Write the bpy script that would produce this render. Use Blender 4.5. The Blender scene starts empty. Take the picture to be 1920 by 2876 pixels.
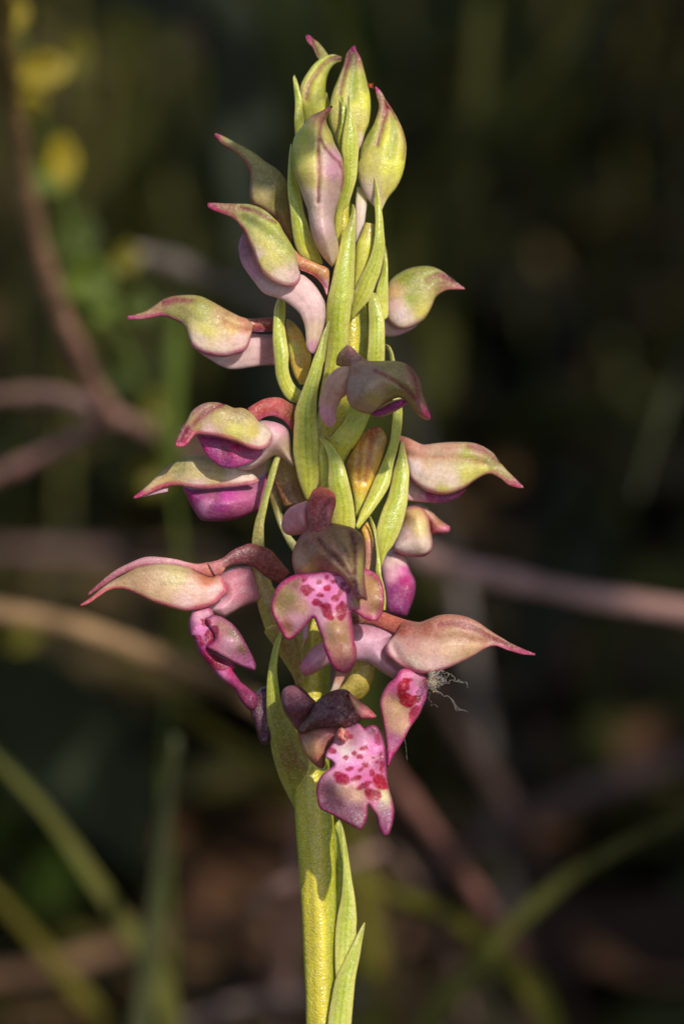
import bpy, bmesh, math, random
import numpy as np
from mathutils import Vector, Matrix
from mathutils.geometry import delaunay_2d_cdt
R = math.radians
sc = bpy.context.scene
col = sc.collection

# ------------------------------------------------------------------ camera
PITCH = R(16.0)          # the photographer looks slightly down on the spike
FOCUS = 0.300            # metres from the lens to the flower spike
MM_PX = 0.0245e-3        # metres per photograph pixel at the spike
CZ = 0.195               # height of the picture centre above the ground
VH = 2876 * MM_PX
cam_d = bpy.data.cameras.new('camera')
cam = bpy.data.objects.new('camera', cam_d); col.objects.link(cam)
cam.location = (0, -FOCUS * math.cos(PITCH), CZ + FOCUS * math.sin(PITCH))
cam.rotation_euler = (R(90) - PITCH, 0, 0)
cam_d.sensor_fit = 'VERTICAL'; cam_d.sensor_height = 36; cam_d.sensor_width = 24
cam_d.lens = 36 * FOCUS / VH
cam_d.clip_start = 0.01; cam_d.clip_end = 500
cam_d.dof.use_dof = True
cam_d.dof.focus_distance = FOCUS - 0.0055
cam_d.dof.aperture_fstop = cam_d.lens / 5.4
sc.camera = cam

# ------------------------------------------------------------------ sky and sun
SUN = Vector((0.34, -0.69, 0.635)).normalized()
w = bpy.data.worlds.new('World'); sc.world = w; w.use_nodes = True
nt = w.node_tree; bgn = nt.nodes['Background']
sky = nt.nodes.new('ShaderNodeTexSky'); sky.sky_type = 'NISHITA'; sky.sun_disc = False
sky.sun_elevation = math.asin(SUN.z); sky.sun_rotation = math.atan2(SUN.x, SUN.y)
nt.links.new(sky.outputs[0], bgn.inputs[0]); bgn.inputs[1].default_value = 0.11
sd = bpy.data.lights.new('sun', 'SUN'); sd.energy = 3.5; sd.angle = R(0.5); sd.color = (1.0, 0.945, 0.85)
sun = bpy.data.objects.new('sun', sd); col.objects.link(sun)
sun.rotation_euler = SUN.to_track_quat('Z', 'Y').to_euler()
sc.view_settings.view_transform = 'Standard'; sc.view_settings.look = 'None'
sc.view_settings.exposure = 0.0; sc.view_settings.gamma = 1.0
sc.render.engine = 'CYCLES'
sc.cycles.use_denoising = True
sc.cycles.max_bounces = 6; sc.cycles.transparent_max_bounces = 8

# ------------------------------------------------------------------ helpers: pixels to points
CAMP = np.array(cam.location)
FW = np.array((0, math.cos(PITCH), -math.sin(PITCH))); UP = np.array((0, math.sin(PITCH), math.cos(PITCH)))
RT = np.array((1.0, 0, 0))
def P(px, d):
    """photo pixels (n,2) on the leaning plane of the spike, d millimetres in front of its stem"""
    px = np.asarray(px, float).reshape(-1, 2); d = np.broadcast_to(np.asarray(d, float), (len(px),))
    k = MM_PX / FOCUS
    dr = FW + RT * ((px[:, :1] - 960) * k) + UP * ((1438 - px[:, 1:]) * k)
    return CAMP + dr * (FOCUS - d * 1e-3)[:, None]
def PB(px, back):
    """photo pixels on an upright plane back millimetres behind the spike"""
    px = np.asarray(px, float).reshape(-1, 2); k = MM_PX / FOCUS
    dr = FW + RT * ((px[:, :1] - 960) * k) + UP * ((1438 - px[:, 1:]) * k)
    return CAMP + dr * ((back * 1e-3 - CAMP[1]) / dr[:, 1])[:, None]
def crop(x0, y0, size, out=1568):
    k = size / out
    def f(s): return [(x0 + float(a) * k, y0 + float(b) * k) for a, b in (q.split(',') for q in s.split())]
    f.k = k
    return f
A = crop(780, 80, 400); B = crop(560, 360, 400); C = crop(900, 440, 400); D = crop(640, 680, 400)
E = crop(340, 800, 500); F = crop(860, 900, 400); G = crop(360, 1080, 500); H = crop(720, 1120, 400)
I = crop(1040, 1180, 500); J = crop(740, 1360, 500); K = crop(220, 1500, 600); L = crop(820, 1680, 700)
M = crop(700, 1760, 440); N = crop(700, 2000, 500, 1341); Q2 = crop(340, 720, 1000)
S = crop(0, 0, 1920)     # whole picture as shown 1568 wide
def lin(r, g, b):
    v = np.array((r, g, b)) / 255.0
    return np.where(v <= 0.04045, v / 12.92, ((v + 0.055) / 1.055) ** 2.4)
def crspline(pts, n, closed=False):
    p = np.array(pts, float)
    if closed: q = np.vstack([p[-1:], p, p[:2]])
    else: q = np.vstack([2 * p[0] - p[1], p, 2 * p[-1] - p[-2]])
    out = []
    for i in range(1, len(q) - 2):
        t = np.linspace(0, 1, 9)[:-1, None]
        a, b, c, d = q[i - 1], q[i], q[i + 1], q[i + 2]
        out.append(0.5 * (2 * b + (c - a) * t + (2 * a - 5 * b + 4 * c - d) * t ** 2 + (3 * b - a - 3 * c + d) * t ** 3))
    o = np.vstack(out + ([] if closed else [q[-2:-1]]))
    if closed: o = np.vstack([o, o[:1]])
    s = np.r_[0, np.cumsum(np.linalg.norm(np.diff(o, axis=0), axis=1))]
    tt = np.linspace(0, s[-1], n + 1)[:-1] if closed else np.linspace(0, s[-1], n)
    return np.stack([np.interp(tt, s, o[:, k]) for k in range(o.shape[1])], 1)
def prof(v, n):
    v = np.atleast_1d(np.asarray(v, float))
    if len(v) == 1: return np.full(n, v[0])
    return crspline(np.stack([np.arange(len(v)), v], 1), 200)[:, 1][np.linspace(0, 199, n).astype(int)] if len(v) > 2 else np.linspace(v[0], v[1], n)
def segdist(p, poly, closed=False):
    q = np.array(poly, float)
    a = q; b = np.roll(q, -1, 0)
    if not closed: a, b = q[:-1], q[1:]
    best = np.full(len(p), 1e9)
    for s in range(0, len(a)):
        ab = b[s] - a[s]; t = np.clip(((p - a[s]) @ ab) / max(ab @ ab, 1e-9), 0, 1)
        best = np.minimum(best, np.linalg.norm(p - a[s] - t[:, None] * ab, axis=1))
    return best
def idw(p, anchors, pw=3.0):
    xs = np.array([a[0] for a in anchors], float); vs = np.array([np.atleast_1d(a[1]) for a in anchors], float)
    d = np.linalg.norm(p[:, None] - xs[None], axis=2) + 2.0
    wt = d ** -pw; wt /= wt.sum(1, keepdims=True)
    return wt @ vs
_rng = np.random.default_rng(7)
def vnoise(p, s):
    """cheap smooth noise on 2-D points, feature size s pixels, about -1..1"""
    x, y = p[:, 0] / s, p[:, 1] / s
    return (np.sin(x * 1.7 + 1.3 * np.sin(y * 1.1 + .7)) + np.sin(y * 2.1 + 1.1 * np.sin(x * 1.3 + 2.1)) + np.sin((x + y) * 1.2 + 4.0)) / 3
def paint(p, base, edge=None, rim=None, veins=(), spots=(), stripes=None, ut=None, bt=None):
    """base colour of a petal: anchors blended, then painted spots, veins and rim (the plant's own markings)"""
    c = idw(p, base)
    c *= (1 + 0.07 * vnoise(p, 16) + 0.04 * vnoise(p[:, ::-1], 5))[:, None]
    if stripes is not None and ut is not None:
        n, amp, colr = stripes
        s = (0.5 + 0.5 * np.cos(ut[1] * math.pi * n)) ** 3 * amp
        c = c * (1 - s[:, None]) + colr * s[:, None]
    if stripes is not None and ut is not None:  # fine parallel veins
        c *= (1 - .20 * np.clip(np.cos(ut[1] * math.pi * 8 + .5 * vnoise(p, 60)), 0, 1) ** 4)[:, None]
    if stripes is None and ut is not None:      # faint lengthwise veinlets
        c *= (1 - .13 * np.clip(np.cos(np.arccos(np.clip(ut[1], -1, 1)) * 9 + .6 * vnoise(p, 40)), 0, 1) ** 2)[:, None]
    if bt is not None and ut is not None:
        s = np.clip((np.abs(ut[1]) - 0.40) / 0.4, 0, 1) * bt[1]
        c = c * (1 - s[:, None]) + bt[0] * s[:, None]
    for (x, y, rx, ry, rot, cc, st) in spots:
        q = p - (x, y); a = R(rot); u = q[:, 0] * math.cos(a) + q[:, 1] * math.sin(a); v = -q[:, 0] * math.sin(a) + q[:, 1] * math.cos(a)
        r = np.hypot(u / rx, v / ry) + 0.22 * vnoise(p + (x, y), max(rx, ry) * 0.45)
        s = np.clip((1.2 - r) / 0.14, 0, 1) * st
        c = c * (1 - s[:, None]) + cc * s[:, None]
    for (pl, cc, wd, st) in veins:
        dd = segdist(p, crspline(pl, 24)) * (1 + .25 * vnoise(p, 9))
        s = np.exp(-(dd / wd) ** 2) * st
        c = c * (1 - s[:, None]) + cc * s[:, None]
    if rim is not None and edge is not None:
        cc, wd, st = rim
        s = np.clip(1.6 * (1 - edge * (1 + .25 * vnoise(p, 22)) / wd), 0, 1) * st * (.82 + .22 * vnoise(p, 30))
        c = c * (1 - s[:, None]) + cc * s[:, None]
    return np.clip(c, 0.002, 0.9)

# ------------------------------------------------------------------ materials
def mat(name, rough=0.5, spec=0.4, sss=0.0, sss_r=(0.001, 0.0006, 0.0004), cell=0.00012, bump=0.25, attr=True, colour=None,
        var=0.25, var_scale=900.0, colour2=None, noise_scale=200.0, coat=0.0, glit=0.0, gain=1.0, pale=None):
    m = bpy.data.materials.new(name); m.use_nodes = True
    n, l = m.node_tree.nodes, m.node_tree.links
    b = n['Principled BSDF']
    tc = n.new('ShaderNodeTexCoord')
    if attr:
        a = n.new('ShaderNodeAttribute'); a.attribute_name = 'Col'; src = a.outputs['Color']
    elif colour2 is not None:
        nz = n.new('ShaderNodeTexNoise'); nz.inputs['Scale'].default_value = noise_scale; nz.inputs['Detail'].default_value = 6
        l.new(tc.outputs['Object'], nz.inputs['Vector'])
        rp = n.new('ShaderNodeValToRGB'); rp.color_ramp.elements[0].position = .35; rp.color_ramp.elements[1].position = .68
        rp.color_ramp.elements[0].color = (*colour, 1); rp.color_ramp.elements[1].color = (*colour2, 1)
        l.new(nz.outputs[0], rp.inputs[0]); src = rp.outputs[0]
    else:
        rg = n.new('ShaderNodeRGB'); rg.outputs[0].default_value = (*colour, 1); src = rg.outputs[0]
    vz = n.new('ShaderNodeTexNoise'); vz.inputs['Scale'].default_value = var_scale; vz.inputs['Detail'].default_value = 5
    l.new(tc.outputs['Object'], vz.inputs['Vector'])
    mr = n.new('ShaderNodeMapRange'); mr.inputs[3].default_value = gain * (1 - var); mr.inputs[4].default_value = gain * (1 + var)
    mr.inputs[1].default_value = .3; mr.inputs[2].default_value = .7
    l.new(vz.outputs[0], mr.inputs[0])
    mx = n.new('ShaderNodeMix'); mx.data_type = 'RGBA'; mx.blend_type = 'MULTIPLY'; mx.inputs[0].default_value = 1
    l.new(src, mx.inputs[6]); l.new(mr.outputs[0], mx.inputs[7])
    csrc = mx.outputs[2]
    if pale:   # sparkle painted into the colour: random single skin cells turned paler
        v3 = n.new('ShaderNodeTexVoronoi'); v3.inputs['Scale'].default_value = 1 / (cell * 1.15)
        l.new(tc.outputs['Object'], v3.inputs['Vector'])
        s3 = n.new('ShaderNodeSeparateColor'); l.new(v3.outputs['Color'], s3.inputs[0])
        m3 = n.new('ShaderNodeMapRange'); m3.inputs[1].default_value = .45; m3.inputs[2].default_value = 1; m3.inputs[3].default_value = 0; m3.inputs[4].default_value = pale[0]
        l.new(s3.outputs[1], m3.inputs[0])
        x3 = n.new('ShaderNodeMix'); x3.data_type = 'RGBA'; x3.inputs[7].default_value = (*pale[1], 1)
        l.new(m3.outputs[0], x3.inputs[0]); l.new(csrc, x3.inputs[6]); csrc = x3.outputs[2]
    l.new(csrc, b.inputs['Base Color'])
    b.inputs['Roughness'].default_value = rough; b.inputs['Specular IOR Level'].default_value = spec
    if coat: b.inputs['Coat Weight'].default_value = coat; b.inputs['Coat Roughness'].default_value = .25
    if sss:
        b.inputs['Subsurface Weight'].default_value = sss; b.inputs['Subsurface Radius'].default_value = sss_r
        b.inputs['Subsurface Scale'].default_value = 1.0
    if bump:
        vo = n.new('ShaderNodeTexVoronoi'); vo.inputs['Scale'].default_value = 1 / cell; vo.feature = 'SMOOTH_F1'
        l.new(tc.outputs['Object'], vo.inputs['Vector'])
        bp = n.new('ShaderNodeBump'); bp.invert = True; bp.inputs['Strength'].default_value = bump; bp.inputs['Distance'].default_value = cell * 0.6
        l.new(vo.outputs['Distance'], bp.inputs['Height']); l.new(bp.outputs[0], b.inputs['Normal'])
        if glit:   # single cells catch the sun: their gloss varies from cell to cell
            v2 = n.new('ShaderNodeTexVoronoi'); v2.inputs['Scale'].default_value = 1 / cell
            l.new(tc.outputs['Object'], v2.inputs['Vector'])
            m2 = n.new('ShaderNodeMapRange'); m2.inputs[1].default_value = .55; m2.inputs[2].default_value = 1
            m2.inputs[3].default_value = spec; m2.inputs[4].default_value = spec + glit
            sp = n.new('ShaderNodeSeparateColor'); l.new(v2.outputs['Color'], sp.inputs[0]); l.new(sp.outputs[0], m2.inputs[0])
            l.new(m2.outputs[0], b.inputs['Specular IOR Level'])
    return m
MT = {
 'petal': mat('petal', .46, .32, .25, (.0010, .0006, .0005), .00011, .4, var=.12, var_scale=3500, glit=.6, pale=(.13, (.78, .72, .5))),
 'waxy': mat('waxy_petal', .5, .35, .4, (.0014, .0009, .0008), .00010, .3, var=.1, var_scale=2500, glit=.5, pale=(.12, (.85, .74, .74))),
 'leafy': mat('bract_skin', .4, .45, .22, (.0006, .0009, .0003), .00011, .36, var=.12, var_scale=3500, glit=.8, pale=(.22, (.80, .78, .42))),
 'stem': mat('stem_skin', .28, .6, .12, (.0008, .0008, .0003), .00013, .65, var=.14, var_scale=2600, glit=1.2, pale=(.22, (.86, .80, .38))),
 'lip': mat('lip_skin', .45, .35, .06, (.0010, .0005, .0005), .00011, .4, var=.12, var_scale=3500, glit=.6, pale=(.09, (.85, .66, .76))),
}

# ------------------------------------------------------------------ mesh building
BASE = None
def mesh_obj(name, verts, faces, colors=None, material=None, parent=None, origin=(0, 0, 0), smooth=True):
    v = np.asarray(verts, float) - np.asarray(origin, float)
    me = bpy.data.meshes.new(name); me.from_pydata(v.tolist(), [], faces)
    if smooth: me.polygons.foreach_set('use_smooth', [True] * len(me.polygons))
    if colors is not None:
        at = me.color_attributes.new('Col', 'FLOAT_COLOR', 'POINT')
        at.data.foreach_set('color', np.c_[colors, np.ones(len(colors))].astype(np.float32).ravel())
    if colors is not None:
        bm = bmesh.new(); bm.from_mesh(me); bmesh.ops.recalc_face_normals(bm, faces=bm.faces); bm.to_mesh(me); bm.free()
    me.update()
    o = bpy.data.objects.new(name, me); col.objects.link(o)
    if material: me.materials.append(material)
    if parent is not None: o.parent = parent
    return o
def wpos(o):
    v = Vector(o.location)
    while o.parent: o = o.parent; v = v + o.location
    return np.array(v)
def empty(name, loc, parent=None):
    o = bpy.data.objects.new(name, None); col.objects.link(o); o.empty_display_size = .004
    o.location = Vector(loc) - (Vector(wpos(parent)) if parent else Vector())
    o.parent = parent
    return o
def tag(o, label=None, cat=None, group=None, kind=None):
    for k, v in (('label', label), ('category', cat), ('group', group), ('kind', kind)):
        if v: o[k] = v
    return o

def loft(parent, name, e1, e2, d, base, kf=.55, kb=.55, n=84, m=44, curl=None, th=.22, rim=None, veins=(), spots=(), stripes=None,
         bt=None, material='petal', groove=.2, sq=.68, wave=0.0):
    """a solid swept between two traced edges; curl given: a channelled leaf, else a rounded body"""
    u1 = crspline(e1, n); u2 = crspline(e2, n); dc = prof(d, n); K1 = prof(kf, n); K2 = prof(kb, n)
    p1 = P(u1, dc); p2 = P(u2, dc); c = (p1 + p2) / 2; h = (p1 - p2) / 2; r = np.linalg.norm(h, axis=1)
    cx = (u1 + u2) / 2; hx = (u1 - u2) / 2
    ph = np.linspace(0, 2 * math.pi, m, endpoint=False); ct, st = np.cos(ph), np.sin(ph)
    rng = np.random.default_rng(len(e1) * 31 + int(abs(u1[0, 0])))
    ww = (wave * np.sin(np.linspace(0, 9, n) + rng.uniform(0, 6)) * 1e-3)
    V = np.zeros((n, m, 3)); px = np.zeros((n, m, 2)); U = np.repeat(np.linspace(0, 1, n)[:, None], m, 1); T = np.repeat(ct[None], n, 0)
    for i in range(n):
        if curl is None:
            s = np.sign(st) * np.abs(st) ** sq
            dep = np.where(st > 0, K1[i], K2[i]) * r[i] * s
        else:
            t_ = min(th * 1e-3, .4 * r[i])
            dep = curl * r[i] * (1 - ct ** 2) + t_ * np.sign(st) * np.abs(st) ** .6 + ww[i] * ct
        V[i] = c[i] + np.outer(ct, h[i]) - np.outer(dep, FW)
        px[i] = cx[i] + np.outer(ct, hx[i])
    pf = px.reshape(-1, 2); Vf = V.reshape(-1, 3)
    for (pl, cc, wd, sv) in veins:      # veins lie in shallow furrows
        dd = segdist(pf, crspline(pl, 24)); g = np.exp(-(dd / (wd * 1.6)) ** 2) * groove * 1e-3
        sgn = np.where(np.repeat(st[None], n, 0).ravel() > 0, 1, -1)
        Vf += np.outer(g * sgn, FW)
    edge = np.maximum((1 + T) * np.linalg.norm(hx, axis=1)[:, None] - 5.0, 0)
    cl = paint(pf, base, edge.ravel(), rim, veins, spots, stripes, (U.ravel(), T.ravel()), bt)
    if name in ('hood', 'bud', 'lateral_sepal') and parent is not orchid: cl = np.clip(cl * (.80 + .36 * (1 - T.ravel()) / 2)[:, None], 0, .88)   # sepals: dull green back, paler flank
    fs = []
    for i in range(n - 1):
        for j in range(m):
            a, b = i * m + j, i * m + (j + 1) % m
            fs.append((a, b, b + m, a + m))
    Vl = list(Vf) + [c[0], c[-1]]; cl = np.vstack([cl, cl[0], cl[-1]]); k = n * m
    for j in range(m):
        fs.append((k, (j + 1) % m, j)); fs.append((k + 1, (n - 1) * m + j, (n - 1) * m + (j + 1) % m))
    return mesh_obj(name, np.array(Vl), fs, cl, MT[material], parent, wpos(parent))

def blob(parent, name, outline, dep, base, th=.8, rnd=14, rim=None, veins=(), spots=(), material='petal', step=5.0, nb=170,
         groove=.12, wav=.08, back=1.0, smooth_out=True):
    """a solid grown from a traced outline: dep gives the depth of its middle surface, th its thickness, rnd how far the edge rounds in"""
    ol = crspline(outline, nb, True) if smooth_out else np.array(outline, float)
    lo, hi = ol.min(0), ol.max(0)
    gx, gy = np.meshgrid(np.arange(lo[0], hi[0], step), np.arange(lo[1], hi[1], step * .87))
    gx = gx + (np.arange(gx.shape[0]) % 2)[:, None] * step * .5
    g = np.stack([gx.ravel(), gy.ravel()], 1)
    x, y = g[:, 0], g[:, 1]; ins = np.zeros(len(g), bool); a = ol; b = np.roll(ol, -1, 0)
    for (x1, y1), (x2, y2) in zip(a, b):
        cr = ((y1 > y) != (y2 > y)) & (x < (x2 - x1) * (y - y1) / ((y2 - y1) if y2 != y1 else 1e-9) + x1); ins ^= cr
    g = g[ins]; ds = segdist(g, ol, True); g = g[ds > step * .55]
    nb = len(ol); allp = [Vector(q) for q in np.vstack([ol, g])]
    ov, oe, of, *_ = delaunay_2d_cdt(allp, [(i, (i + 1) % nb) for i in range(nb)], [], 1, 1e-4)
    p = np.array([(q.x, q.y) for q in ov]); ed = segdist(p, ol, True); on = ed < 1e-3
    pr = np.sqrt(np.clip(1 - (1 - np.minimum(ed / rnd, 1)) ** 2, 0, 1))
    dm = idw(p, dep, 2.2)[:, 0] + wav * vnoise(p, 26)
    gr = np.zeros(len(p))
    for (pl, cc, wd, sv) in veins: gr += np.exp(-(segdist(p, crspline(pl, 24)) / (wd * 1.6)) ** 2) * groove
    zf = dm + th / 2 * pr - gr * pr; zb = dm - th / 2 * pr * back
    cl = paint(p, base, ed, rim, veins, spots)
    W1 = P(p, dm); Vf = W1 - np.outer((zf - dm) * 1e-3, FW); Vb = W1 + np.outer((dm - zb) * 1e-3, FW)
    nv = len(p); remap = np.arange(nv) + nv; remap[on] = np.arange(nv)[on]
    fs = []
    for t in of:
        a_, b_, c_ = p[t[0]], p[t[1]], p[t[2]]
        if (b_[0] - a_[0]) * (c_[1] - a_[1]) - (b_[1] - a_[1]) * (c_[0] - a_[0]) > 0: t = t[::-1]
        fs.append(tuple(t)); fs.append(tuple(int(remap[q]) for q in t[::-1]))
    return mesh_obj(name, np.vstack([Vf, Vb]), fs, np.vstack([cl, cl]), MT[material], parent, wpos(parent))

def tube_mesh(path, rad, m=10, ridge=0.0, nr=5, rough=0.0, seed=0, n=None):
    """vertices and faces of a tube along world points"""
    path = np.asarray(path, float); rad = np.asarray(rad, float)
    if n:
        q = crspline(np.c_[path, rad * 1.0], n); path, rad = q[:, :3], q[:, 3]
    rng = np.random.default_rng(seed); V = []; k = len(path)
    t = np.gradient(path, axis=0); t /= np.linalg.norm(t, axis=1)[:, None]
    ref = np.array((0.3, -1.0, 0.1)) if abs(t[0, 1]) < .9 else np.array((1.0, 0, .1))
    for i in range(k):
        a = np.cross(t[i], ref); a /= np.linalg.norm(a); b = np.cross(a, t[i])
        ph = np.linspace(0, 2 * math.pi, m, endpoint=False)
        rr = rad[i] * (1 + ridge * np.cos(nr * ph) + rough * rng.normal(0, 1, m))
        V.append(path[i] + np.outer(np.cos(ph) * rr, a) + np.outer(np.sin(ph) * rr, b))
    V = np.vstack(V + [path[:1], path[-1:]]); fs = []
    for i in range(k - 1):
        for j in range(m):
            a, b = i * m + j, i * m + (j + 1) % m
            fs.append((a, b, b + m, a + m))
    for j in range(m):
        fs.append((k * m, (j + 1) % m, j)); fs.append((k * m + 1, (k - 1) * m + j, (k - 1) * m + (j + 1) % m))
    return V, fs
# ------------------------------------------------------------------ ground and its cover
rnd = random.Random(11)
def hgt(x, y): return .010 * math.sin(x * 7 + y * 3) * math.sin(y * 5 - 1) + .006 * math.sin(x * 23 + 2) * math.cos(y * 19) + .05 * max(0, y - .9) * min(1, max(0, y - .9))
MT['soil'] = mat('dark_soil', .95, .2, attr=False, colour=(.034, .025, .014), colour2=(.09, .068, .04), noise_scale=22, var=.5, var_scale=160, bump=.6, cell=.006)
nx = 90
gv, gf = [], []
xs_ = np.r_[-150, -40, -10, -4, np.linspace(-2, 2, nx), 4, 10, 40, 150]; ys_ = np.r_[-150, -40, -10, -3, np.linspace(-1, 3, nx), 5, 10, 40, 150]
for y in ys_:
    for x in xs_:
        far = min(1, max(0, 2.2 - max(abs(x), abs(y - .8))))
        gv.append((x, y, hgt(x, y) * far - (.002 if math.hypot(x, y) < .03 else 0)))
kx = len(xs_)
for j in range(len(ys_) - 1):
    for i in range(kx - 1): gf.append((j * kx + i, j * kx + i + 1, (j + 1) * kx + i + 1, (j + 1) * kx + i))
tag(mesh_obj('ground', gv, gf, None, MT['soil']), 'dark brown soil under the undergrowth', 'ground', kind='structure')

MT['litter'] = mat('leaf_litter', gain=.95, rough=.8, spec=.25, attr=True, var=.4, var_scale=120, bump=0)
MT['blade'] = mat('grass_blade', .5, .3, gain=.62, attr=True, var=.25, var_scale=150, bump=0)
MT['turf'] = mat('turf_blade', .5, .3, gain=.95, attr=True, var=.25, var_scale=150, bump=0)
MT['bark'] = mat('twig_bark', .8, .2, gain=1.0, attr=True, var=.35, var_scale=260, bump=.5, cell=.0012)
MT['bloom'] = mat('yellow_bloom', .55, .3, .2, gain=.5, attr=True, var=.2, var_scale=300, bump=0)
# fallen leaves
V, Fc, Cl = [], [], []
pal = [lin(104, 78, 48), lin(88, 60, 40), lin(116, 96, 60), lin(80, 72, 30), lin(96, 92, 34)]
for i in range(5200):
    y = .22 + 2.3 * rnd.random() ** 1.1; x = rnd.uniform(-.2 - .25 * y, .2 + .25 * y)
    a = rnd.uniform(0, 6.28); s = rnd.uniform(.012, .034); tl = rnd.uniform(-.5, .5); c = rnd.choice(pal) * rnd.uniform(.6, 1.1)
    z = hgt(x, y) + .004 + rnd.random() * .012; b = len(V)
    for u, v_, h_ in ((-1, 0, .1), (-.3, .38, .25), (.45, .3, .2), (1, 0, .3), (.45, -.3, .25), (-.3, -.38, .15), (0, 0, 0)):
        dx, dy = u * math.cos(a) - v_ * math.sin(a), u * math.sin(a) + v_ * math.cos(a)
        V.append((x + dx * s, y + dy * s, z + h_ * s * .8 + tl * v_ * s)); Cl.append(c)
    for k in range(6): Fc.append((b + 6, b + k, b + (k + 1) % 6))
tag(mesh_obj('leaf_litter', V, Fc, np.array(Cl), MT['litter']), 'brown fallen leaves covering the shaded soil', 'leaf litter', kind='stuff')
# low grass and herbs further back
V, Fc, Cl = [], [], []
gp = [lin(92, 96, 30), lin(78, 88, 28), lin(108, 104, 36), lin(74, 80, 30), lin(110, 96, 50)]
for cl_i in range(230):
    y0 = .20 + 2.0 * rnd.random(); x0 = rnd.uniform(-.16 - .25 * y0, .16 + .25 * y0)
    if y0 < .42 and abs(x0) < .05: continue
    cc = rnd.choice(gp); hh = rnd.uniform(.08, .23) * (.7 if y0 < .6 else 1)
    for b_ in range(rnd.randint(8, 20)):
        x = x0 + rnd.gauss(0, .012); y = y0 + rnd.gauss(0, .012); a = rnd.uniform(0, 6.28); ln = hh * rnd.uniform(.5, 1.2); lean = rnd.uniform(.1, .8); wd = rnd.uniform(.0009, .0022)
        c = cc * rnd.uniform(.6, 1.15); b = len(V); ca, sa = math.cos(a), math.sin(a)
        for k in range(5):
            t = k / 4; r_ = lean * ln * t * t; ww = wd * (1 - t * .95)
            px_, py_, pz_ = x + ca * r_, y + sa * r_, hgt(x, y) + ln * t * (1 - .3 * lean * t)
            V += [(px_ - sa * ww, py_ + ca * ww, pz_), (px_ + sa * ww, py_ - ca * ww, pz_)]; Cl += [c, c]
        for k in range(4): q = b + 2 * k; Fc.append((q, q + 1, q + 3, q + 2))
tag(mesh_obj('low_grass', V, Fc, np.array(Cl), MT['turf']), 'low blurred grass tufts covering the ground behind', 'grass', kind='stuff')

# ------------------------------------------------------------------ single blades, twigs and plants behind the orchid
BACK = 1.6   # how far back the undergrowth stands, scale on the distances below
def at_back(pts, back):
    """points of the whole picture (1568 wide) at a distance behind the spike; back in millimetres, one value or one per point"""
    back = np.minimum(np.atleast_1d(back) * BACK, 420.0)
    px = S(pts); bk = np.interp(np.linspace(0, 1, len(px)), np.linspace(0, 1, len(np.atleast_1d(back))), np.atleast_1d(back))
    return np.array([PB([q], b)[0] for q, b in zip(px, bk)]), bk
def pxw(w_px, back):
    return w_px * 1920 / 1568 * MM_PX * (FOCUS + back * 1e-3) / FOCUS
def to_ground(w, k=5, lean=(0, 0)):
    """carry the last point of a path on to the soil"""
    e = w[-1]; d = e - w[-2]; d = d / np.linalg.norm(d); out = []
    gx, gy = e[0] + d[0] * .012 + lean[0] * .2, e[1] + .02 + lean[1]; gz = hgt(gx, gy) - .004
    for i in range(1, k + 1):
        t = i / k; p_ = e + (np.array((gx, gy, gz)) - e) * t; p_ = p_ + d * .012 * math.sin(math.pi * t) * (1 - t)
        out.append(p_)
    return np.vstack([w, out])
def grass_blade(pts, back, w_px, c1, c2, label, ground=True, lean=(0, 0), name='grass_blade', group=None, cat='grass blade'):
    """points from tip to foot; the foot goes on down to the soil"""
    w, bk = at_back(pts, back); k0 = len(w)
    if ground: w = to_ground(w, lean=lean)
    p = crspline(w, 60); n = len(p); r = .8 * pxw(w_px, float(np.mean(bk))) / 2
    tt = np.linspace(0, 1, n); wd = r * np.minimum(1, .25 + 3.0 * tt)
    t = np.gradient(p, axis=0); t /= np.linalg.norm(t, axis=1)[:, None]
    side = np.cross(t, np.array((0, -1.0, .15))); side /= np.linalg.norm(side, axis=1)[:, None]; nrm = np.cross(side, t)
    V, Cl, Fc = [], [], []
    for i in range(n):
        for s, dpth in ((-1, 0), (-.5, -.28), (0, -.45), (.5, -.28), (1, 0), (.5, -.18), (0, -.33), (-.5, -.18)):
            V.append(p[i] + side[i] * wd[i] * s + nrm[i] * wd[i] * dpth); Cl.append(c1 * (1 - tt[i]) + c2 * tt[i])
    for i in range(n - 1):
        for j in range(8): a, b = i * 8 + j, i * 8 + (j + 1) % 8; Fc.append((a, b, b + 8, a + 8))
    Fc += [tuple(range(7, -1, -1)), tuple((n - 1) * 8 + j for j in range(8))]
    o = np.array(p[-1])
    ob = mesh_obj(name, V, Fc, np.array(Cl), MT['blade'], None, o); ob.location = o
    return tag(ob, label, cat, group)
def twig_mesh(w, r0, r1, seed, n=70):
    p = crspline(w, n); rr = np.linspace(r0, r1, n) * (1 + .10 * np.sin(np.linspace(0, 40, n) + seed) + .07 * np.sin(np.linspace(0, 97, n)))
    return tube_mesh(p, rr, 10, .05, 3, .05, seed)
def twig(pts, back, w_px, c, label, ground=None, seed=1, lean=(0, 0), w2=None, name='dry_twig'):
    w, bk = at_back(pts, back)
    if ground: w = to_ground(w, lean=lean)
    r = .74 * pxw(w_px, float(np.mean(bk))) / 2; V, fs = twig_mesh(w, .74 * pxw(w2 or w_px, float(np.mean(bk))) / 2, r, seed)
    o = np.array(w[-1]); cl = np.repeat(c[None], len(V), 0) * (1 + .18 * np.sin(np.arange(len(V)) * .01 + seed))[:, None]
    ob = mesh_obj(name, V, fs, cl, MT['bark'], None, o); ob.location = o
    return tag(ob, label, 'twig')
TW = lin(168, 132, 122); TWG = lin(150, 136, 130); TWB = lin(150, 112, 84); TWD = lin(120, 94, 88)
GB = lin(170, 172, 80); GBD = lin(124, 124, 62); GBO = lin(150, 138, 60); GBG = lin(128, 132, 88)

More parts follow.
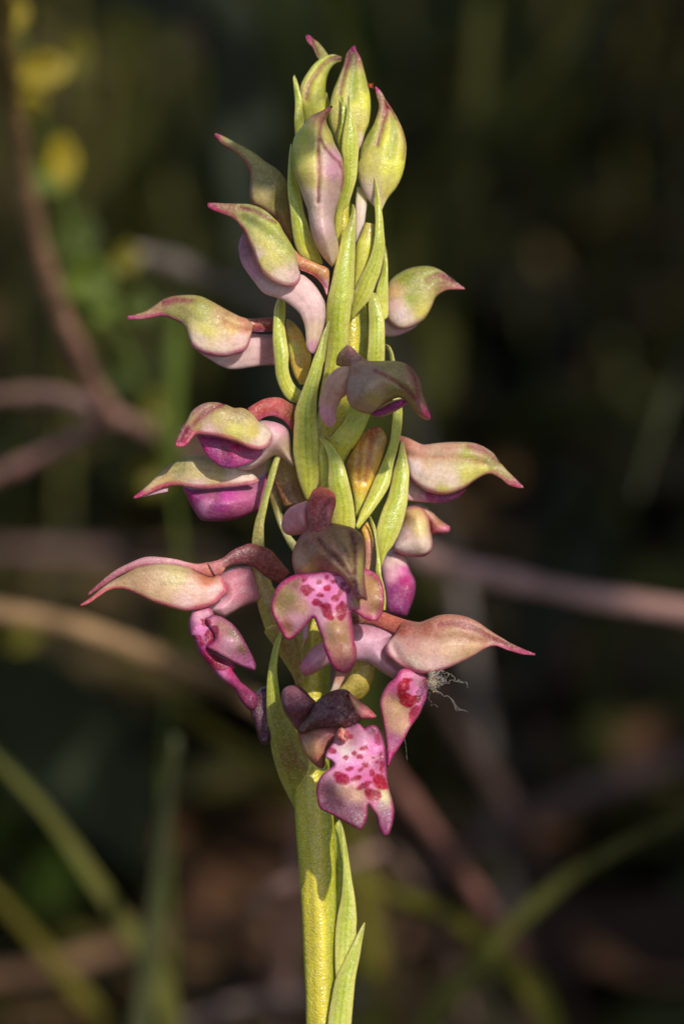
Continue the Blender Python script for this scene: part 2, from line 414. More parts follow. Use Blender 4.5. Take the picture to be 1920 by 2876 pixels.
# the forked twig at the left edge: an upright branch, a node, and side branches
root_w, _ = at_back('250,950', 95)
ft = empty('forked_twig', root_w[0]); tag(ft, 'forked brown twig with four arms meeting behind the yellow herb', 'twig')
for nm, pts, bk, w0, w1, c, sd in (('upright_branch', '10,-60 20,150 45,330 90,560 150,740 200,860 250,950', [60, 80, 95], 46, 58, [lin(130, 112, 52), lin(176, 130, 118)], 1),
                                  ('side_branch', '-160,905 -40,912 90,905 170,920 250,950', [110, 95], 44, 50, [lin(140, 110, 84), lin(176, 134, 124)], 2),
                                  ('side_branch', '-200,1160 -40,1105 120,1035 200,990 250,950', [110, 95], 46, 50, [lin(140, 96, 86), lin(166, 124, 116)], 3),
                                  ('main_branch', '250,950 330,985 430,1030 560,1080 700,1150 830,1260', [95, 110, 130, 160], 52, 60, [lin(190, 146, 134), lin(160, 120, 110)], 4)):
    w, b_ = at_back(pts, bk)
    if nm == 'main_branch': w = to_ground(w, lean=(-.02, .02))
    V, fs = twig_mesh(w, pxw(w0 * .8, 95 * BACK) / 2, pxw(w1 * .8, 95 * BACK) / 2, sd); t = np.repeat(np.linspace(0, 1, 70), 10); t = np.r_[t, 0, 1]
    mesh_obj(nm, V, fs, c[0] * (1 - t[:, None]) + c[1] * t[:, None], MT['bark'], ft, wpos(ft))
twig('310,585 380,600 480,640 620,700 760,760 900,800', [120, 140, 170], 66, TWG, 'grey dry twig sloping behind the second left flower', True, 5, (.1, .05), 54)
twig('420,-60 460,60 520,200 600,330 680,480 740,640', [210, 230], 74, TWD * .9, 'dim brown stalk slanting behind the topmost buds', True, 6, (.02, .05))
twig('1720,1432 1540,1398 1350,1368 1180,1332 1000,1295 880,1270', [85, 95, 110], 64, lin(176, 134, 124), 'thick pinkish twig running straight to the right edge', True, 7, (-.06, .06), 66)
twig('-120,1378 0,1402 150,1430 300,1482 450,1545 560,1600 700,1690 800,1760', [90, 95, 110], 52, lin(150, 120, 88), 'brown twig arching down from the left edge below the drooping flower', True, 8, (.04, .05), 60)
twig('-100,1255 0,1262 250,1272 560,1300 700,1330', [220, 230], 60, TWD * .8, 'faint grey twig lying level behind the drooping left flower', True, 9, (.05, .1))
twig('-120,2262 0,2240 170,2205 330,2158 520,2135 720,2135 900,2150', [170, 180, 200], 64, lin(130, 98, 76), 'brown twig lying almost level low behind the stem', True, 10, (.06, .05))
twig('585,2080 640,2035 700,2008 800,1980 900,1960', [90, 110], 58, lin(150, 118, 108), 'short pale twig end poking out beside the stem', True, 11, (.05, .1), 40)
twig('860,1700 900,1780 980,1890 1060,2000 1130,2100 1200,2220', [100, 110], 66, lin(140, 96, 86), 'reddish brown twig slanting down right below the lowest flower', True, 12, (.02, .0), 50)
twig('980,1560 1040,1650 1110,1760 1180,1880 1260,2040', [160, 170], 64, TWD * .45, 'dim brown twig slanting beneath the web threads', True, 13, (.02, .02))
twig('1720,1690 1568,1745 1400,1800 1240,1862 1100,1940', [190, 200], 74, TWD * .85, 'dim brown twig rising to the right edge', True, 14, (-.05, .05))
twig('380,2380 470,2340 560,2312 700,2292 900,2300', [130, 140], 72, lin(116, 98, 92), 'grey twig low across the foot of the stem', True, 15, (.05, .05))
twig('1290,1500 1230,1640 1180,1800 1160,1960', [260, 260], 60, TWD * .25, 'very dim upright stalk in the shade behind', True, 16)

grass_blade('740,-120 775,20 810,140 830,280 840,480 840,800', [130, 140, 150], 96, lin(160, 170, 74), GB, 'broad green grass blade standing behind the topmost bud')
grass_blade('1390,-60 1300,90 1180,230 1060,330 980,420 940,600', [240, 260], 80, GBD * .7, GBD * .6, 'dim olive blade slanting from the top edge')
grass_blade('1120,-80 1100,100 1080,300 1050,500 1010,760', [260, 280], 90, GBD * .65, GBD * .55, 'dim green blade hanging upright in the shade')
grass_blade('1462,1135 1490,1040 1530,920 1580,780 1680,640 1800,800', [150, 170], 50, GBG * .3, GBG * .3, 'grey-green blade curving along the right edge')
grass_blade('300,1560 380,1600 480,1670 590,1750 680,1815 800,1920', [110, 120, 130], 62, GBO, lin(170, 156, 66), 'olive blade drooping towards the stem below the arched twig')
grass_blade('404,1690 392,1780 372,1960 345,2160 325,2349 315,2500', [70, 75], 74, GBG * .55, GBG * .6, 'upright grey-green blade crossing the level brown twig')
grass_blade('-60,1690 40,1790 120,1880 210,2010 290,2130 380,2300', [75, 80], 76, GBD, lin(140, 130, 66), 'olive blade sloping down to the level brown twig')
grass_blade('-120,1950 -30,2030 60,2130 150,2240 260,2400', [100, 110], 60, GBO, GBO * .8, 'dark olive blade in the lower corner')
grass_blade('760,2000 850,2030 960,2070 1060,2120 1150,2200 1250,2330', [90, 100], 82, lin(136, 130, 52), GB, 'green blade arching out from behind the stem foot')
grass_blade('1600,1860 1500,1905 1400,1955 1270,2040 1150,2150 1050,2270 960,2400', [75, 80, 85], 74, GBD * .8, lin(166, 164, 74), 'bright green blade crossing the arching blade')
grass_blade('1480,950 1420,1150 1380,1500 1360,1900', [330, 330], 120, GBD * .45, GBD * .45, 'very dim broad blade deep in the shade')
# broad dull leaves low at the left
def broad_leaf(pts, back, w_px, c, label, lean=(0, 0)):
    w, bk = at_back(pts, back); w = to_ground(w, lean=lean); p = crspline(w, 40); r = pxw(w_px, float(np.mean(bk))) / 2; V, Fc, Cl = [], [], []
    tt = np.linspace(0, 1, 40); wd = r * np.clip(np.sin(np.pi * np.clip(tt * 1.9 + .04, 0, 1)) ** .7, .05, 1)
    t = np.gradient(p, axis=0); t /= np.linalg.norm(t, axis=1)[:, None]
    side = np.cross(t, np.array((0, -1.0, .3))); side /= np.linalg.norm(side, axis=1)[:, None]; nrm = np.cross(side, t)
    for i in range(40):
        for s in np.linspace(-1, 1, 9): V.append(p[i] + side[i] * wd[i] * s - nrm[i] * wd[i] * .3 * (1 - abs(s)) ** .7); Cl.append(c)
        for s in np.linspace(1, -1, 9)[1:-1]: V.append(p[i] + side[i] * wd[i] * s - nrm[i] * wd[i] * (.3 * (1 - abs(s)) ** .7 - .06)); Cl.append(c)
    for i in range(39):
        for j in range(16): a, b = i * 16 + j, i * 16 + (j + 1) % 16; Fc.append((a, b, b + 16, a + 16))
    ob = mesh_obj('broad_leaf', V, Fc, np.array(Cl), MT['blade'], None, p[-1]); ob.location = p[-1]
    return tag(ob, label, 'leaf')
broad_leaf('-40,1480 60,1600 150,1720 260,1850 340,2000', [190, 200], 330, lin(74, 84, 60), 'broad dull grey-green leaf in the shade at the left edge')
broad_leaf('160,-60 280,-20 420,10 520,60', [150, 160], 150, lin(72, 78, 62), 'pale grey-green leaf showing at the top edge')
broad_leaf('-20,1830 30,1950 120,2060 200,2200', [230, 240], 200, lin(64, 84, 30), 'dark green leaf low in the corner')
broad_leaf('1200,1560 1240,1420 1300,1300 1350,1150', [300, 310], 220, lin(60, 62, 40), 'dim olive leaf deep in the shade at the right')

# ------------------------------------------------------------------ the yellow-flowered herb
hb, _ = at_back('330,1500', 105); hb = np.array((hb[0][0] + .004, hb[0][1] + .01, 0)); hb[2] = hgt(hb[0], hb[1])
herb = empty('yellow_herb', hb); tag(herb, 'slender yellow-flowered herb standing beside the forked twig', 'plant')
def bg_tube(parent, name, pts, bk, w_px, c, m_='blade', ground=False):
    w, b_ = at_back(pts, bk)
    if ground: w = np.vstack([w, [w[-1] * .5 + hb * .5, hb - (0, 0, .004)]])
    V, fs = tube_mesh(crspline(w, 50), np.full(50, pxw(w_px, float(np.mean(b_))) / 2), 8)
    return mesh_obj(name, V, fs, np.repeat(c[None], len(V), 0), MT[m_], parent, wpos(parent))
GS = lin(112, 128, 52); YF = lin(196, 172, 40); YD = lin(150, 140, 36); GL = lin(120, 140, 44)
bg_tube(herb, 'stalk', '20,-40 60,150 110,330 165,500 210,650 290,800 350,950 400,1150 420,1440 380,1800', [95, 105], 15, GS, ground=True)
bg_tube(herb, 'side_stalk', '400,700 402,800 395,930 400,1080', [105, 105], 46, GS)
def floret(pt, bk, w_px, h_px, c, name, petals=5, rot=0.0):
    """a small cup of petals"""
    w, _ = at_back(pt, bk); o = w[0]; V, Fc, Cl = [], [], []; rw, rh = pxw(w_px, bk * BACK) / 2, pxw(h_px, bk * BACK) / 2
    rr = random.Random(int(w_px * 7 + h_px + bk + o[0] * 1e5))
    for k in range(petals):
        a = k * 6.283 / petals + rr.uniform(-.3, .3); b = len(V)
        ax = np.array((math.cos(a) * rw, -abs(math.sin(a * .5)) * rw * .6 + rw * .2, math.sin(a) * rh))
        sd = np.array((-math.sin(a) * rw, .2 * rw, math.cos(a) * rh)) * .55
        for t, wd, lift in ((0, .25, 0), (.35, .8, .12), (.7, 1, .2), (1, .45, .1)):
            for s in (-1, 0, 1): V.append(o + ax * t + sd * s * wd + np.array((0, -rw * lift * (1 - .5 * abs(s)), 0))); Cl.append(c * (1 if t > .3 else .7))
        for i in range(3):
            for j in range(2): q = b + i * 3 + j; Fc.append((q, q + 1, q + 4, q + 3))
    return mesh_obj(name, V, Fc, np.array(Cl), MT['bloom'], herb, wpos(herb))
for pt, bk, w_, h_, c, nm in (('25,28', 90, 76, 84, YF, 'bloom'), ('100,158', 88, 120, 80, YF, 'bloom'), ('75,238', 92, 60, 70, YF, 'bloom'), ('145,365', 88, 70, 120, YF, 'bloom'), ('120,400', 95, 110, 90, GL, 'leaf'),
                              ('205,640', 98, 120, 110, GL, 'leaf'), ('290,590', 110, 70, 70, YD, 'bloom'), ('225,700', 100, 90, 90, GL, 'leaf'), ('355,935', 112, 120, 90, YD, 'leaf'), ('350,1085', 112, 110, 100, YD, 'bloom'), ('430,1440', 125, 110, 110, YD * .8, 'leaf'),
                              ('180,130', 110, 60, 110, YD * .7, 'leaf'), ('40,1440', 140, 100, 110, YD, 'leaf'), ('320,700', 112, 70, 80, GS, 'leaf'), ('170,540', 115, 110, 110, GS * .8, 'leaf'), ('300,860', 118, 120, 120, GS * .7, 'leaf')):
    floret(pt, bk, w_, h_, c, nm)

# ------------------------------------------------------------------ added foliage out of view, put in to shade the background
sh = empty('shrub', (.62, .75, hgt(.62, .75))); tag(sh, 'leafy green shrub arching over the ground behind the orchid', 'shrub')
MT['shrub_leaf'] = mat('shrub_leaf', .5, .4, attr=True, var=.2, var_scale=60, bump=0)
V, Fc, Cl = [], [], []; rg = random.Random(5)
tips = []
for i in range(26):
    a = rg.uniform(0, 6.28); r_ = rg.uniform(.3, 1.15); tx, ty = .50 + r_ * math.cos(a) * .8, .85 + r_ * math.sin(a) * .85
    ty = max(ty, .06); tips.append((tx, ty, rg.uniform(.48, .80)))
for i, (tx, ty, tz) in enumerate(tips):
    w = np.array([(.62, .75, 0), (.62 + (tx - .62) * .25, .75 + (ty - .75) * .25, tz * .6), (.62 + (tx - .62) * .65, .75 + (ty - .75) * .65, tz * .95), (tx, ty, tz)])
    w[:, 2] += hgt(.62, .75) * (1 - np.linspace(0, 1, 4)); v_, f_ = tube_mesh(crspline(w, 16), np.linspace(.008, .002, 16), 7)
    mesh_obj('branch', v_, f_, np.repeat(lin(110, 90, 70)[None], len(v_), 0), MT['bark'], sh, wpos(sh))
for i in range(8500):
    x, y = rg.uniform(-.45, 1.5), rg.uniform(.01, 1.95); z = .43 + .42 * rg.random() + .05 * math.sin(x * 5) * math.cos(y * 4)
    z = max(z, .40 + max(0, .10 - y) * .9)
    s = rg.uniform(.014, .026); n_ = Vector((rg.gauss(0, .5), rg.gauss(0, .5), 1)).normalized(); q = n_.to_track_quat('Z', 'Y') @ Matrix.Rotation(rg.uniform(0, 6.28), 3, 'Z').to_quaternion()
    b = len(V); c = lin(96, 120, 50) * rg.uniform(.7, 1.2)
    for u, v_, h_ in ((-1, 0, 0), (-.2, .45, .1), (1, 0, 0), (-.2, -.45, .1)): V.append(tuple(q @ Vector((u * s, v_ * s, h_ * s)) + Vector((x, y, z)))); Cl.append(c)
    Fc += [(b, b + 1, b + 2), (b, b + 2, b + 3)]
for i in range(4200):      # added low leaves beside the view, keeping sun off the background
    y = rg.uniform(-.16, 1.0); x = .085 + .11 * max(0, y) + .42 * rg.random() ** 1.3; z = .02 + .44 * rg.random()
    if y < -.05 and x < .12: continue
    s = rg.uniform(.012, .022); n_ = Vector((rg.gauss(.3, .6), rg.gauss(-.6, .6), rg.gauss(.5, .5))).normalized(); q = n_.to_track_quat('Z', 'Y') @ Matrix.Rotation(rg.uniform(0, 6.28), 3, 'Z').to_quaternion()
    b = len(V); c = lin(96, 120, 50) * rg.uniform(.7, 1.2)
    for u, v_, h_ in ((-1, 0, 0), (-.2, .45, .1), (1, 0, 0), (-.2, -.45, .1)): V.append(tuple(q @ Vector((u * s, v_ * s, h_ * s)) + Vector((x, y, z)))); Cl.append(c)
    Fc += [(b, b + 1, b + 2), (b, b + 2, b + 3)]
mesh_obj('crown', V, Fc, np.array(Cl), MT['shrub_leaf'], sh, wpos(sh), smooth=False)
# ------------------------------------------------------------------ the orchid
# base colours (8-bit picture values of the sunlit plant turned to linear)
YG = lin(204, 192, 96); YG2 = lin(176, 180, 68); OLV = lin(150, 140, 78); PKP = lin(222, 182, 178); PKC = lin(228, 200, 182)
MAG = lin(174, 30, 110); DMG = lin(150, 0, 48); PUR = lin(150, 52, 118); VEN = lin(140, 34, 70); BRG = lin(182, 190, 60)
BRE = lin(216, 208, 112); BRY = lin(208, 204, 72); STM = lin(216, 198, 56); STG = lin(158, 164, 38); ORG = lin(228, 168, 70)
RED = lin(166, 66, 62); BEI = lin(214, 182, 150); PNK = lin(212, 150, 168); HPK = lin(206, 158, 112); HP2 = lin(196, 128, 112)
LPK = lin(220, 122, 176); LOL = lin(164, 124, 88); TIP = lin(150, 60, 84); BRN = lin(176, 136, 72); WHT = lin(232, 205, 200)
def an(*items):
    """anchors: (crop, 'x,y', colour) triples"""
    return [(f(s)[0], c) for f, s, c in items]
def dp(f, *items): return [(f(s)[0], v) for s, v in items]
def sp(f, *rows):
    return [(*f('%g,%g' % (x, y))[0], rx * f.k, ry * f.k, rot, c, st) for x, y, rx, ry, rot, c, st in rows]

base_w = P([(904, 2876)], 0)[0]; base_w[1] -= .022; base_w[2] = hgt(base_w[0], base_w[1])
orchid = empty('orchid', base_w)
tag(orchid, 'spotted pink and yellow-green orchid spike on a thick yellow stem', 'orchid')

# stem: down to the soil below the picture
st_px = [(958, 330, 10), (958, 480, 20), (963, 620, 27), (978, 780, 36), (988, 960, 46), (948, 1130, 48), (905, 1400, 47), (888, 1650, 47),
         (880, 1900, 47), (874, 2120, 49), (882, 2280, 53), (889, 2400, 52), (896, 2560, 48), (900, 2720, 45), (904, 2876, 44)]
pth = [P([(x, y)], 0)[0] for x, y, r in st_px]; rad = [r * MM_PX for x, y, r in st_px]
for z in (.145, .13, .11, .08, .05, .02, -.006):
    q_ = 1 - max(0, z) / pth[14][2]; pth.append(np.array((pth[14][0] + (base_w[0] - pth[14][0]) * q_, pth[14][1] + (base_w[1] - pth[14][1]) * (2 * q_ - q_ * q_), z))); rad.append(.00112 + .0006 * (.14 - z) / .14)
V, fs = tube_mesh(pth, rad, 48, .045, 5, 0, n=240)
t = np.clip((V[:, 2] - .155) / .05, 0, 1)
xs = np.interp(V[:, 2], [q[2] for q in pth][::-1], [q[0] for q in pth][::-1])
rr = np.interp(V[:, 2], [q[2] for q in pth][::-1], rad[::-1])
q = (V[:, 0] - xs) / rr
g = np.clip((q - .35) / .2, 0, 1) * .8 + np.clip((-q - .75) / .2, 0, 1) * .7
cc = STM * (1 - g[:, None]) + STG * g[:, None]
cc = cc * (1 - .16 * np.clip(np.cos(q * 17), 0, 1) ** 3)[:, None]
cc = cc * (1 + .08 * np.sin(V[:, 2] * 900 + 2 * np.sin(V[:, 0] * 4000)))[:, None]
mesh_obj('stem', V, fs, cc, MT['stem'], orchid, base_w)

def bract(e1, e2, d, curl=.3, base=None, th=.14, edge=.85, n=90, stripes=(3, .34, lin(142, 168, 36)), wave=.1, **kw):
    base = base or [(e1[0], OLV * .6 + BRG * .5), (e1[len(e1) // 3], BRG), (e2[len(e2) // 2], BRG * .9 + BRY * .1), (e1[-1], BRY)]
    return loft(orchid, 'bract', e1, e2, d, base, curl=curl * .75, th=th, bt=(BRE, edge), material='leafy', n=n, m=36, stripes=stripes, wave=wave, **kw)
def ovary(parent, e1, e2, d, base, name='ovary', **kw):
    kw.setdefault('kf', .85); kw.setdefault('kb', .85); kw.setdefault('material', 'leafy')
    return loft(parent, name, e1, e2, d, base, n=60, **kw)
def flower(f, at, d, name='flower'): return empty(name, P(f(at), d)[0], orchid)

# --- bracts on the lower stem
bract(N('672,812 640,860 636,950 650,1150 652,1350 655,1600'), N('680,812 694,900 706,1050 704,1250 690,1420 660,1610'), [0, -.2, 0], .3, [(N('660,1000')[0], STG), (N('660,1500')[0], BRG)], edge=.1)
bract(N('678,815 692,900 705,1050 703,1250 690,1400 660,1550 645,1700 645,1900 655,2040'), N('682,815 712,900 745,1080 770,1250 795,1400 808,1550 806,1620 800,1760 780,1900 720,2040'), [1.0, .9, .9, 1.0], .35)
bract(N('865,1583 830,1640 760,1780 700,1900 650,2010 620,2150 595,2300 580,2480 570,2700'), N('872,1588 864,1640 846,1750 830,1850 800,2000 785,2150 772,2300 760,2480 750,2700'), [1.2, 1.4, 1.5, 1.4], .4)
# --- big bract at the foot of the spike
bract(M('310,36 250,170 215,300 190,430 175,560 170,720 175,900 195,1060 225,1250 270,1420 320,1560 400,1720 465,1850 480,1990'),
      M('316,40 322,110 292,280 278,420 290,560 315,740 350,860 410,960 470,1060 510,1180 560,1290 640,1380 690,1480 690,1700 670,1850 630,2000'),
      [3.2, 3.2, 3.0, 2.4, 1.2, -1.2], .42, [(M('300,100')[0], BRG), (M('220,500')[0], BRG), (M('260,1000')[0], lin(150, 140, 60)), (M('480,1300')[0], lin(150, 110, 60)), (M('480,1600')[0], lin(170, 150, 52)), (M('520,1850')[0], lin(190, 174, 52))], edge=.2)
# --- long bract on the shaded side of the spike
bract(G('1388,452 1340,540 1290,640 1250,750 1215,870 1180,1000 1140,1130 1110,1230 1090,1370 1082,1500') + K('1276,190 1284,340 1320,540 1370,700') + M('150,60 240,190 340,350 430,490 470,600'),
      G('1408,452 1370,570 1330,680 1300,790 1270,900 1240,1000 1225,1080 1200,1200 1195,1300 1200,1430') + K('1372,130 1400,280 1450,420') + J('275,1050 330,1250') + M('560,180 570,400 540,600'),
      [3.0, 3.0, 2.8, 2.4, 2.0, 1.2], .45, [(G('1380,500')[0], lin(190, 180, 96)), (G('1250,900')[0], lin(176, 176, 84)), (G('1140,1350')[0], lin(160, 140, 74)), (K('1340,500')[0], BRN), (M('400,250')[0], lin(170, 130, 70))], edge=.35)
# --- bract cupping the first left ovary
bract(D('565,600 545,630 510,740 498,900 492,1050 500,1200 515,1350 530,1480') + Q2('705,590 740,635 790,650'),
      D('600,600 630,660 632,800 625,900 640,1030 655,1120 670,1240') + Q2('738,500 760,560 800,600 830,640'), [2.0, 2.2, 2.2, 1.6], .5)
# --- main middle bracts
bract(C('345,525 335,620 300,720 250,830 215,960 185,1090 150,1230 120,1380 85,1520') + D('1095,620 1080,750 1078,900') + F('230,200 200,500 160,750 130,950'),
      C('362,525 385,600 388,700 385,850 382,1000 378,1200 370,1400 360,1568') + D('1360,700 1345,850 1330,960') + F('470,230 440,400 330,700 280,950'), [3.0, 3.4, 3.6, 3.4, 2.4, 1.4], .5, edge=.8)
bract(D('1112,868 1070,940 1030,1040 990,1160 940,1280 900,1400') + F('0,640') + H('432,100 415,250 405,450 405,600 430,750 460,880 500,1000 545,1110'),
      D('1124,872 1110,960 1090,1100 1075,1220 1060,1330') + F('190,470 160,620 125,770 112,950') + H('668,300 680,450 692,650 700,800 690,900 650,1010 600,1120'), [4.2, 4.6, 4.6, 4.4, 3.6, 2.6], .5, edge=.8)
bract(H('680,455 684,560 692,700 705,850 722,980'), H('700,450 745,540 778,650 790,760 785,980'), [3.6, 3.6, 3.4], .2, [(H('720,600')[0], BRY), (H('740,900')[0], BRY)], edge=.1)
bract(H('690,440 735,500 780,620 792,760 786,900 800,1000 840,1120 840,1260 830,1380 850,1460'), H('700,430 790,470 870,560 930,650 970,740 1000,850 1030,970 1055,1080 1075,1200 1088,1330 1090,1460'),
      [4.2, 4.6, 4.8, 4.4, 3.6], .42)
# --- the round green-yellow ovary running behind the shaded flower
ovary(orchid, F('490,900 420,1100 340,1200 260,1300') + H('790,420 800,560 830,700'), F('705,1040 660,1160 600,1280 520,1400') + H('1040,560 970,690 920,790'), [3.0, 2.8, 2.2], an((F, '600,1100', BRG), (F, '450,1300', BRY), (H, '900,560', BRY)), kf=.6, kb=.6)
bract(C('542,138 570,220 590,350 600,450 592,540 600,640 600,760 590,900 560,1050 500,1200 430,1330 380,1450') + D('1375,560 1350,800'),
      C('556,138 600,230 630,350 655,470 675,600 690,720 700,850 710,960 700,1060 680,1180 650,1300 610,1400') + D('1568,620 1480,720 1370,850'), [2.6, 3.0, 3.2, 3.0, 2.6, 2.0], .45)
ovary(orchid, C('492,725 440,860 400,950 385,1050 378,1300 372,1480'), C('600,745 600,900 570,1050 510,1200 450,1330 400,1480'), [2.2, 2.2, 2.2], an((C, '530,760', lin(190, 170, 60)), (C, '470,1000', BRY), (C, '420,1300', BRY)), stripes=(5, .35, lin(226, 214, 120)))
bract(C('704,975 690,1150 660,1300 620,1430 608,1500 606,1600 604,1750'), C('714,978 730,1080 738,1180 741,1350 746,1568 740,1750 700,1800'), [.4, .4, .2], .3)
bract(Q2('1108,160 1088,200 1090,290 1086,400') + F('665,420 680,600 720,760'), Q2('1118,160 1140,200 1158,280 1161,380') + F('862,420 850,600 800,760'), [2.2, 2.4, 2.4, 1.4], .4)
bract(F('862,262 895,320 918,400 930,560 945,800 952,1000 940,1150 930,1260 900,1400') + H('1340,800 1290,900 1250,1000 1210,1100 1150,1230 1092,1400'),
      F('872,258 920,290 955,370 985,520 1030,760 1055,970 1055,1100 1040,1250') + I('238,255 200,400 170,560 120,660 60,750') + H('1250,1280 1120,1440'), [.6, .8, 1.6, 2.8, 3.6, 4.0], .45, edge=.7)
bract(I('268,190 240,320 200,450 180,560 150,680 100,800 62,920 50,1000 60,1100 75,1200 85,1290'), I('290,190 320,330 340,450 335,580 325,720 300,850 260,980 200,1100 140,1180 95,1290'), [1.2, 2.0, 2.4, 2.2], .4)
bract(J('926,284 945,360 970,430 985,520 995,620 990,700 985,770 1010,850 1040,960 1055,1110'), J('942,284 985,380 1000,480 1015,580 1030,700 1035,800 1060,900 1075,1000 1074,1110'), [3.0, 3.2, 3.4], .3, th=.15, n=60)
# --- ovaries that belong to hidden flower bases
ovary(orchid, D('640,850 635,960 660,1120 680,1300 720,1450 790,1568'), D('660,845 740,900 810,990 850,1090 880,1190 915,1240 905,1350 870,1480 850,1568'), [1.2, 1.6, 1.6], an((D, '660,870', BRN), (D, '740,1050', ORG), (D, '690,1150', BRY), (D, '800,1350', lin(214, 170, 70)), (D, '860,1300', ORG)), stripes=(3, .3, BRY))
ovary(orchid, H('1280,306 1200,360 1120,460 1050,580 990,700 1010,800 1040,950 1070,1080 1085,1200 1092,1300'), H('1300,304 1380,330 1430,420 1410,540 1370,680 1310,850 1270,950 1220,1080 1190,1180 1112,1300'), [2.2, 2.4, 2.6],
      an((H, '1300,330', RED), (H, '1380,420', BRN), (H, '1150,520', ORG), (H, '1030,700', lin(190, 140, 50)), (H, '1250,700', ORG), (H, '1180,950', lin(224, 184, 60)), (H, '1130,1200', BRY)), veins=[(H('1290,330 1250,500 1230,700 1190,900'), lin(170, 80, 36), 7, .8), (H('1220,380 1150,500 1130,650 1120,900'), lin(180, 100, 36), 6, .7)])
ovary(orchid, J('900,340 862,400 885,480 895,600 888,760'), J('915,330 950,420 968,520 955,640 930,760'), [2.0, 2.2, 2.0], an((J, '890,400', ORG), (J, '920,600', HP2)))
ovary(orchid, H('240,560 180,800 230,1000 300,1180'), H('340,620 400,720 440,850 500,1000 560,1140'), [.2, .2, .4], an((H, '300,800', BRN), (H, '400,1050', lin(150, 96, 56))))
bract(G('1205,680 1220,900 1270,1080 1320,1230 1400,1400 1455,1480'), G('1240,640 1330,900 1350,1100 1380,1250 1430,1330 1490,1400'), [-.6, -.4, .4], .4, [(G('1300,1000')[0], lin(150, 130, 66)), (G('1430,1380')[0], lin(200, 190, 130))], edge=.2)
ovary(orchid, M('870,420 850,520 808,650 760,760'), M('990,450 930,560 895,630 840,760'), [3.0, 3.0, 2.4], an((M, '900,500', HP2), (M, '850,620', PKC)))
ovary(orchid, M('1080,330 1020,440 960,550 900,620 880,700'), M('1270,400 1250,520 1190,650 1120,730 1020,760'), [3.2, 3.0, 2.4], an((M, '1150,480', lin(206, 180, 80)), (M, '1000,600', lin(196, 170, 80)), (M, '1120,660', lin(150, 130, 40))), kf=.8)
ovary(orchid, M('545,-60 530,130 500,240'), M('590,-60 588,80 560,200'), [3.2, 3.2], an((M, '560,50', PNK), (M, '530,180', BRN)))

# --- buds at the tip
def bud(e1, e2, d, base, **kw):
    kw.setdefault('material', 'petal')
    return loft(orchid, 'bud', e1, e2, d, base, n=90, **kw)
bud(A('322,72 350,78 390,115 440,150 500,215 552,288 600,340'), A('305,88 330,150 380,200 410,260 435,315 480,400'), [-2.4, -2, -1.5], an((A, '315,90', MAG), (A, '370,170', TIP), (A, '430,180', OLV), (A, '470,260', OLV)), veins=[(A('340,120 390,210 430,300'), TIP, 4, .7)])
bud(A('702,308 620,285 540,300 460,340 390,400 330,480 280,560 245,650 250,760 270,880 290,1000 310,1150'), A('698,360 640,385 590,430 550,510 530,600 525,700 530,800 535,900 525,1000 520,1150'), [-.4, 0, .4, .3],
    an((A, '680,330', OLV), (A, '500,360', YG2), (A, '300,650', OLV * .5 + YG * .5), (A, '430,650', BRY), (A, '450,900', BRY)), veins=[(A('680,325 560,350 450,470 380,570 330,680 310,780'), VEN, 5, .75)])
bract(A('180,512 168,560 180,700 190,850 182,1000 190,1180'), A('188,514 220,600 245,700 270,800 275,900 290,1000 280,1180'), [1.2, 1.4, 1.2], .45, n=60)
bract(A('526,700 520,900 560,1050 600,1250 640,1400'), A('540,705 575,850 605,1100 690,1400'), [-.2, .2, .4], .3, [(A('560,900')[0], BRY), (A('620,1200')[0], STG)], edge=.1, n=60)
bud(A('838,184 790,230 750,290 730,380 700,460 660,560 610,680 580,790 570,900 570,1000 590,1100 620,1180 660,1290 700,1420'), A('850,188 872,250 910,320 940,420 970,540 1000,660 1018,780 1020,900 1000,1050 960,1150 935,1240 915,1300 850,1420'), [1.0, 1.4, 1.6, 1.4],
    an((A, '830,220', MAG), (A, '800,290', TIP * .6 + OLV * .4), (A, '700,600', OLV * .4 + YG * .6), (A, '860,600', YG2), (A, '950,800', BRY), (A, '620,950', YG), (A, '950,1080', YG), (A, '910,1270', PKC)),
    veins=[(A('800,260 750,440 710,600 680,730'), VEN, 4.5, .75), (A('840,300 840,480 820,640 820,780'), lin(110, 140, 44), 8, .5), (A('920,380 960,560 980,700'), OLV, 5, .5)])
bract(A('692,745 702,900 692,1050 655,1200 690,1420'), A('716,760 760,900 738,1100 706,1420'), [2.6, 2.8, 2.6], .2, [(A('720,900')[0], STG), (A('690,1250')[0], STG)], edge=.0, n=60)
bract(A('772,740 760,900 735,1050 710,1200 700,1350') + C('242,20 240,300 200,450 170,600 155,720 170,840 202,990'), A('784,742 812,870 842,1000 872,1120 892,1220 890,1350') + C('412,40 400,200 380,300 340,430 310,520 262,590 242,680 236,800 210,990'), [3.0, 3.2, 3.0, 2.6, 2.0], .45)
b4 = empty('bud', P(C('600,500'), 1.5)[0], orchid)
